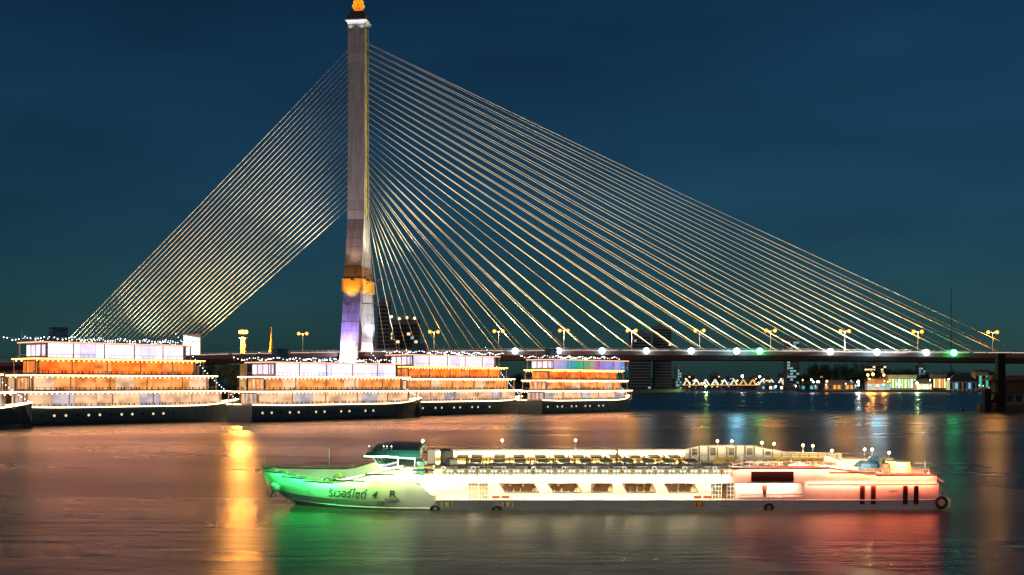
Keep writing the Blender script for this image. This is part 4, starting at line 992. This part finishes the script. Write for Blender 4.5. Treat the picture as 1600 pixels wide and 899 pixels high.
for a in range(5): tk.tube([(0, 0, .3 + .03 * a), (.3 * math.cos(a * 1.3), .3 * math.sin(a * 1.3), .62), (.45 * math.cos(a * 1.3), .45 * math.sin(a * 1.3), .8)], .02, 5, .006)
trunk_me = tk.mesh('trunk', bark)
def tree(x, y, h, wd, i, label, group):
    e = empty('tree', (x, y, BANKZ), random.uniform(0, 6)); e.scale = (wd, wd, h)
    link('trunk', trunk_me, e); link('crown', crowns[i % 4], e)
    tag(e, label, 'tree', group)
for i in range(14):
    x = -330 + i * 21 + random.uniform(-5, 5); tree(x, 640 + random.uniform(-15, 30), random.uniform(13, 21), random.uniform(8, 11), i, 'leafy tree standing on the left bank behind the park pillars', 'left bank trees')

# ------------------------------------------------------------------ far buildings
facade_d = mat('facade_dusk', (0.22, 0.22, 0.24), 0.7); slab_d = mat('slab_dusk', (0.32, 0.33, 0.35), 0.7)
glass_d = mat('dark_window', (0.03, 0.04, 0.05), 0.15)
lit_warm = emat('lit_window_warm', (1, 0.72, 0.35), 1.6); lit_cool = emat('lit_window_cool', (0.45, 0.85, 1), 0.5)
def highrise(px0, px1, py_top, Z, depth, floor, label, lit=0.03, crown_lit=0, seed=0, cool=False, name='high_rise'):
    rn = random.Random(seed); x0 = (px0 - 800) / F * Z; x1 = (px1 - 800) / F * Z; wd = x1 - x0
    h = CAM_H - (py_top - HZ) / F * Z - BANKZ
    e = empty(name, ((x0 + x1) / 2, Z, BANKZ)); tag(e, label, 'building')
    MB().box(-wd / 2 + .6, wd / 2 - .6, .6, depth, 0, h).build('wall', facade_d, e)
    nf = int(h / floor); nb = max(3, int(wd / 4.2))
    sl = MB().box(-wd / 2, wd / 2, 0, depth + .4, 0, .9).mesh('floor_slab', slab_d)
    ww = (wd - 2) / nb
    wme = MB().box(.25, ww - .25, -.06, 0, 0, floor - 1.6)
    md = wme.mesh('window', glass_d); mw = wme.mesh('window', lit_warm); mc = wme.mesh('window', lit_cool)
    for f in range(nf):
        z = f * floor
        link('floor_slab', sl, e, (0, 0, z + floor - .9))
        row = MB()
        for k in range(nb):
            q = rn.random()
            if q < lit: link('window', mw if not cool and rn.random() < .8 else mc, e, (-wd / 2 + 1 + k * ww, .55, z + .4))
            else: row.box(-wd / 2 + 1.25 + k * ww, -wd / 2 + .75 + (k + 1) * ww, .5, .56, z + .4, z + floor - 1.2)
        if row.v: tag(row.build('window_row', glass_d, e), kind='stuff')
    MB().box(-wd / 2 - .3, wd / 2 + .3, -.3, depth + .7, h, h + 1.2).build('parapet', slab_d, e)
    MB().box(-wd / 5, wd / 5, depth * .3, depth * .7, h + 1.2, h + 5).build('plant_room', facade_d, e)
    if crown_lit:
        for k in range(crown_lit): MB().ball((-wd / 2 + wd * (k + .5) / crown_lit, -1.0, h + 1.6 + rn.uniform(-1, 2)), 1.2, 8, 5).build('roof_lamp', emat('roof_lamp_warm', (1, .7, .35), 7), e)
    return e
highrise(589, 609, 472, 1300, 18, 4.2, 'slim slab-fronted tower block beside the bridge tower', .01, 0, 1)
highrise(606, 654, 500, 1350, 25, 4.4, 'broad dark hotel block with lamps on its roof', .05, 4, 2)
highrise(985, 1018, 521, 1900, 25, 4.6, 'dim office block with lights along its roof edge', .02, 0, 3, True)
highrise(1022, 1050, 511, 1950, 25, 4.6, 'taller dark twin of the dim office block', .01, 0, 4)
highrise(1229, 1250, 530, 1800, 22, 4.2, 'narrow block with blue-lit windows seen above and below the bridge deck', .45, 0, 5, True)
highrise(1055, 1066, 573, 1750, 12, 4.2, 'small green and white lit block at the end of the truss bridge', .6, 0, 6, True)
highrise(1350, 1386, 570, 1850, 22, 4.0, 'apartment block with many small lit windows beneath the bridge', .35, 0, 7)
highrise(1435, 1447, 572, 1850, 16, 4.2, 'slim block with a bright blue sign-lit front', .7, 0, 8, True)
rq = random.Random(21)
for k in range(16):
    px = 1075 + k * 30 + rq.uniform(-9, 9)
    if 1220 < px < 1258: continue
    highrise(px, px + rq.uniform(10, 20), rq.uniform(577, 592), rq.uniform(2650, 2900) if px < 1255 else rq.uniform(1860, 2050), 20, 4.4, 'low city block with scattered lit windows behind the riverside houses', rq.uniform(.15, .4), 0, 30 + k, rq.random() < .3)['group'] = 'low city blocks behind the far bank'
# radio mast
m_ = at(1486, 450, 2200)
e = empty('radio_mast', (m_.x, 2200, BANKZ)); tag(e, 'thin lattice radio mast rising above the bridge deck', 'mast')
b = MB(); hm = m_.z - BANKZ
for k in range(3): b.tube([(math.cos(k * 2.09) * 1.2, math.sin(k * 2.09) * 1.2, 0), (math.cos(k * 2.09) * .3, math.sin(k * 2.09) * .3, hm)], .25, 5)
for q in range(24):
    z0 = hm * q / 24; k = q % 3; r0 = 1.2 - .9 * q / 24
    b.tube([(math.cos(k * 2.09) * r0, math.sin(k * 2.09) * r0, z0), (math.cos((k + 1) * 2.09) * r0, math.sin((k + 1) * 2.09) * r0, z0 + hm / 24)], .14, 4)
b.build('lattice', dark, e)
# lit truss bridge
TZ = 1950
e = empty('truss_bridge', ((1066 - 800) / F * TZ, TZ, 0)); tag(e, 'old steel truss bridge with white-lit peaks far upstream', 'bridge')
span = (1242 - 1066) / F * TZ; ns = 6; sl_ = span / ns
MB().box(-10, span + 10, -4, 4, 7.2, 9.0).build('deck', wood, e)
for k in range(ns + 1): MB().box(k * sl_ - 1.5, k * sl_ + 1.5, -4, 4, -2, 7.2).build('pier', concrete, e)
lit_t = emat('truss_lit', (1, 0.85, 0.7), 1.3); lit_o = emat('truss_orange', (1, 0.5, 0.15), 1.1)
for k in range(ns):
    for sg in (-1, 1):
        b = MB()
        for j in range(2):
            xa = k * sl_ + j * sl_ / 2
            b.tube([(xa + 2, sg * 4, 9), (xa + sl_ / 4, sg * 4, 18), (xa + sl_ / 2 - 2, sg * 4, 9)], .75, 5)
        b.build('truss_peak', lit_t if k not in (3,) else lit_o, e)
        MB().box(k * sl_, (k + 1) * sl_, sg * 4.2 - .2, sg * 4.2 + .2, 8.4, 9.4).build('deck_light', lit_o, e)
# right bank houses
def house(px0, px1, py_top, Z, wallc, roofc, wins, label, win_m, gable=True, veranda=0):
    x0 = (px0 - 800) / F * Z; x1 = (px1 - 800) / F * Z; wd = x1 - x0; h = CAM_H - (py_top - HZ) / F * Z - BANKZ; hw = h * (.6 if gable else .88)
    e = empty('riverside_house', ((x0 + x1) / 2, Z, BANKZ)); tag(e, label, 'house')
    MB().box(-wd / 2, wd / 2, 0, 14, 0, hw).build('wall', wallc, e)
    if gable: MB().loft([[(-wd / 2 - 1.5, -2, hw), (wd / 2 + 1.5, -2, hw), (wd / 2 + 1.5, 16, hw), (-wd / 2 - 1.5, 16, hw)], [(-wd / 2 + wd * .22, 6, h), (wd / 2 - wd * .22, 6, h), (wd / 2 - wd * .22, 8, h), (-wd / 2 + wd * .22, 8, h)]]).build('roof', roofc, e)
    else: MB().box(-wd / 2 - 1, wd / 2 + 1, -2, 15, hw, h).build('roof', roofc, e)
    ww = wd / wins
    for k in range(wins): MB().box(-wd / 2 + k * ww + ww * .18, -wd / 2 + (k + 1) * ww - ww * .18, -.1, -.02, hw * .15, hw * .8).build('window', win_m[k % len(win_m)], e)
    for k in range(veranda): MB().box(-wd / 2 + wd * (k + .5) / veranda - .5, -wd / 2 + wd * (k + .5) / veranda + .5, -5, -4, -2, hw * .8).build('post', white, e)
    return e
wl_d = mat('house_wall_dark', (0.12, 0.10, 0.09), 0.8); rf_d = mat('house_roof_dark', (0.10, 0.08, 0.08), 0.8); wl_l = mat('house_wall_pale', (0.4, 0.38, 0.36), 0.8)
e_g = emat('house_green', (0.35, 1.0, 0.45), 1.3); e_y = emat('house_yellow', (1, 0.75, 0.3), 1.8); e_b = emat('house_blue', (0.15, 0.6, 1.0), 0.9); e_w = emat('house_white', (1, 0.95, 0.8), 2.2); e_o = emat('house_orange', (1, 0.4, 0.08), 1.1); e_t = emat('house_teal', (0.1, 0.8, 0.7), 0.7)
house(1288, 1334, 594, 1600, wl_d, rf_d, 7, 'low dark waterside shed with a row of orange lit openings', [e_o, glass_d, e_o])
house(1356, 1391, 592, 1580, wl_l, mat('roof_brown', (0.25, 0.13, 0.08), 0.8), 6, 'pavilion with blue lit openings under a brown roof', [e_b, e_t, e_b])
house(1388, 1432, 586, 1600, wl_l, mat('roof_grey', (0.3, 0.32, 0.3), 0.7), 9, 'long warehouse glowing green and yellow', [e_g, e_y, e_g, e_w], False)
house(1433, 1456, 592, 1580, wl_l, rf_d, 5, 'white lit waterside shop next to the warehouse', [e_w, e_y, e_w])
house(1458, 1478, 585, 1590, wl_d, rf_d, 5, 'two-storey restaurant with yellow lamps across its front', [e_y, e_o], False)
house(1484, 1526, 586, 1540, wl_l, rf_d, 6, 'grey gabled house on white waterside posts', [glass_d, e_b, glass_d], True, 6)
house(1524, 1545, 578, 1580, mat('house_wall_tan', (0.4, 0.27, 0.15), 0.8), rf_d, 4, 'plain tan block beside the grey gabled house', [glass_d, e_t], False)
house(1190, 1224, 598, 1640, wl_d, rf_d, 6, 'low dark boathouse with small blue lights past the truss bridge', [e_b, glass_d, e_w])
house(1252, 1284, 597, 1640, wl_d, rf_d, 5, 'low shed with teal lit openings before the dark trees', [e_t, glass_d, e_b])
for i in range(30):
    px = 1255 + i * 10.5 + random.uniform(-4, 4); Z = random.uniform(1720, 1800)
    tree((px - 800) / F * Z, Z, random.uniform(20, 30) * (1.15 if 1255 < px < 1330 else 0.95), random.uniform(12, 16), i, 'dark tree in the belt behind the riverside houses', 'right bank trees')
for i in range(22):
    px = 700 + i * 17; Z = random.uniform(2750, 2850) if 930 < px < 1100 else random.uniform(1900, 2000)
    tree((px - 800) / F * Z, Z, random.uniform(16, 24), random.uniform(14, 18), i, 'low distant tree on the bank upstream beyond the bridge', 'far upstream trees')
# lamps along the right bank
def bank_lamp(px, py, Z, c, s, r, label, power=0):
    p = at(px, py, Z); e = empty('bank_lamp', (p.x, Z, BANKZ)); tag(e, label, 'lamp', 'lamps on the far bank')
    MB().tube([(0, 0, 0), (0, 0, p.z - BANKZ)], .15, 5).build('post', steel, e)
    MB().ball((0, 0, p.z - BANKZ), r, 8, 6).build('bulb', emat('bank_%.2f_%.2f_%.2f' % c, c, s), e, True)
    if power: lamp('bank_lamp_light', 'POINT', (0, -2, p.z - BANKZ), power, c, e, r)
ORG = (1, 0.38, 0.06); WHT = (0.9, 1, 0.9); BLU = (0.3, 0.75, 1)
for px, py, c, s, r, lb_ in ((1341, 597, WHT, 60, 1.5, 'glaring white lamp at the water edge left of the blue pavilion'), (1356, 586, ORG, 30, 1.4, 'orange lamp above the blue pavilion roof'), (1364, 585, ORG, 30, 1.6, 'second orange lamp above the blue pavilion roof'), (1381, 586, ORG, 30, 1.2, 'orange lamp at the warehouse corner'),
                             (1433, 599, (0.6, 1, 0.4), 40, 1.5, 'yellow-green lamp at the waterside shop'), (1160, 588, WHT, 25, 1.4, 'white lamp over the truss bridge end'), (1103, 603, (0.5, 1, 0.2), 30, 1.3, 'green navigation lamp by the truss bridge pier'), (1277, 597, BLU, 12, 1.2, 'blue lamp by the low teal shed'), (1292, 596, ORG, 12, 1.2, 'orange lamp by the dark shed'), (1212, 604, BLU, 16, 1.2, 'blue-white lamp at the boathouse'), (1187, 589, WHT, 14, 1.1, 'small white lamp beside the truss bridge')):
    bank_lamp(px, py, 1560 if px > 1250 else 1640, c, s, r, lb_, 60000 if s >= 30 else 0)

rl_ = random.Random(4)
for k in range(46):
    px = rl_.uniform(1070, 1545); c = rl_.choice([ORG, ORG, WHT, BLU, (1, .7, .3), (.3, 1, .5)])
    bank_lamp(px, rl_.uniform(592, 604), 1545 if px > 1250 else 1655, c, rl_.choice((3, 5, 9)), rl_.uniform(.45, .9), 'small point of light scattered along the far riverside', 0)
# ------------------------------------------------------------------ right foreground: pile, barge, buoy
p = at(1563, 643, 470)
e = empty('mooring_pile', (p.x, 470, 0)); tag(e, 'tall black mooring pile standing in the water before the bridge', 'pile')
ht = CAM_H - (553 - HZ) / F * 470
MB().loft([[(x * k, y * k, z) for x, y in ((-1, -1), (1, -1), (1, 1), (-1, 1))] for k, z in ((1.5, -3), (1.42, ht - .3), (1.3, ht))]).build('post', mat('tarred_timber', (0.008, 0.008, 0.008), 0.9), e)
MB().loft([[(-5.2 + x * k, y * k, z) for x, y in ((-1, -1), (1, -1), (1, 1), (-1, 1))] for k, z in ((1.3, -3), (1.2, 9))]).build('short_post', MATS['tarred_timber'], e)
MB().tube([(-5, -0.2, 1.5), (0, -.2, 8)], .6, 6).build('brace', MATS['tarred_timber'], e)
q = at(1540, 640, 474); e = empty('old_houseboat', (q.x, 474, 0)); e.rotation_euler = (0, 0, 0.0)
tag(e, 'dim weathered wooden houseboat moored behind the black pile', 'houseboat')
MB().loft([[(x, y * k, z) for y, z in ((-4, 2.8), (-3.4, -1), (3.4, -1), (4, 2.8))] for x, k in ((-3, .5), (0, .9), (4, 1), (30, 1))]).build('hull', wood, e)
MB().box(2, 30, -3.2, 3.2, 2.8, 7.4).build('lower_cabin', mat('faded_boards', (0.16, 0.13, 0.10), 0.8, 0, 0.3, 2), e)
MB().box(0.5, 30, -4, 4, 7.4, 7.9).build('deck_slab', wood, e)
MB().box(3, 30, -3, 3, 7.9, 12.2).build('upper_cabin', wood, e)
MB().loft([[(0, -4.4, 12.2), (31, -4.4, 12.2), (31, 4.4, 12.2), (0, 4.4, 12.2)], [(2, -2, 14.2), (30, -2, 14.2), (30, 2, 14.2), (2, 2, 14.2)]]).build('roof', mat('rust_roof', (0.07, 0.04, 0.03), 0.8, 0, 0.4, 1), e)
MB().box(4, 5.4, -3.26, -3.2, 3.5, 6.8).build('door', white, e)
for k in range(6):
    MB().box(7 + k * 3.4, 9.4 + k * 3.4, -3.28, -3.2, 4, 6.6).build('window', e_t if k == 2 else glass_d, e)
    MB().tube([(1 + k * 5, -3.9, 7.9), (1 + k * 5, -3.9, 12.2)], .12, 5).build('roof_post', wood, e)
q = at(1503, 643, 484)
o = empty('buoy', (q.x, 484, 0)); tag(o, 'small dark buoy floating near the houseboat', 'buoy')
MB().lathe([(.3, -.6), (.95, -.2), (1.0, .4), (.5, 1.1), (.15, 1.5)], 12).build('float', dark, o, True)
MB().tube([(0, 0, 1.4), (0, 0, 2.0)], .06, 5).build('top_mark', dark, o)
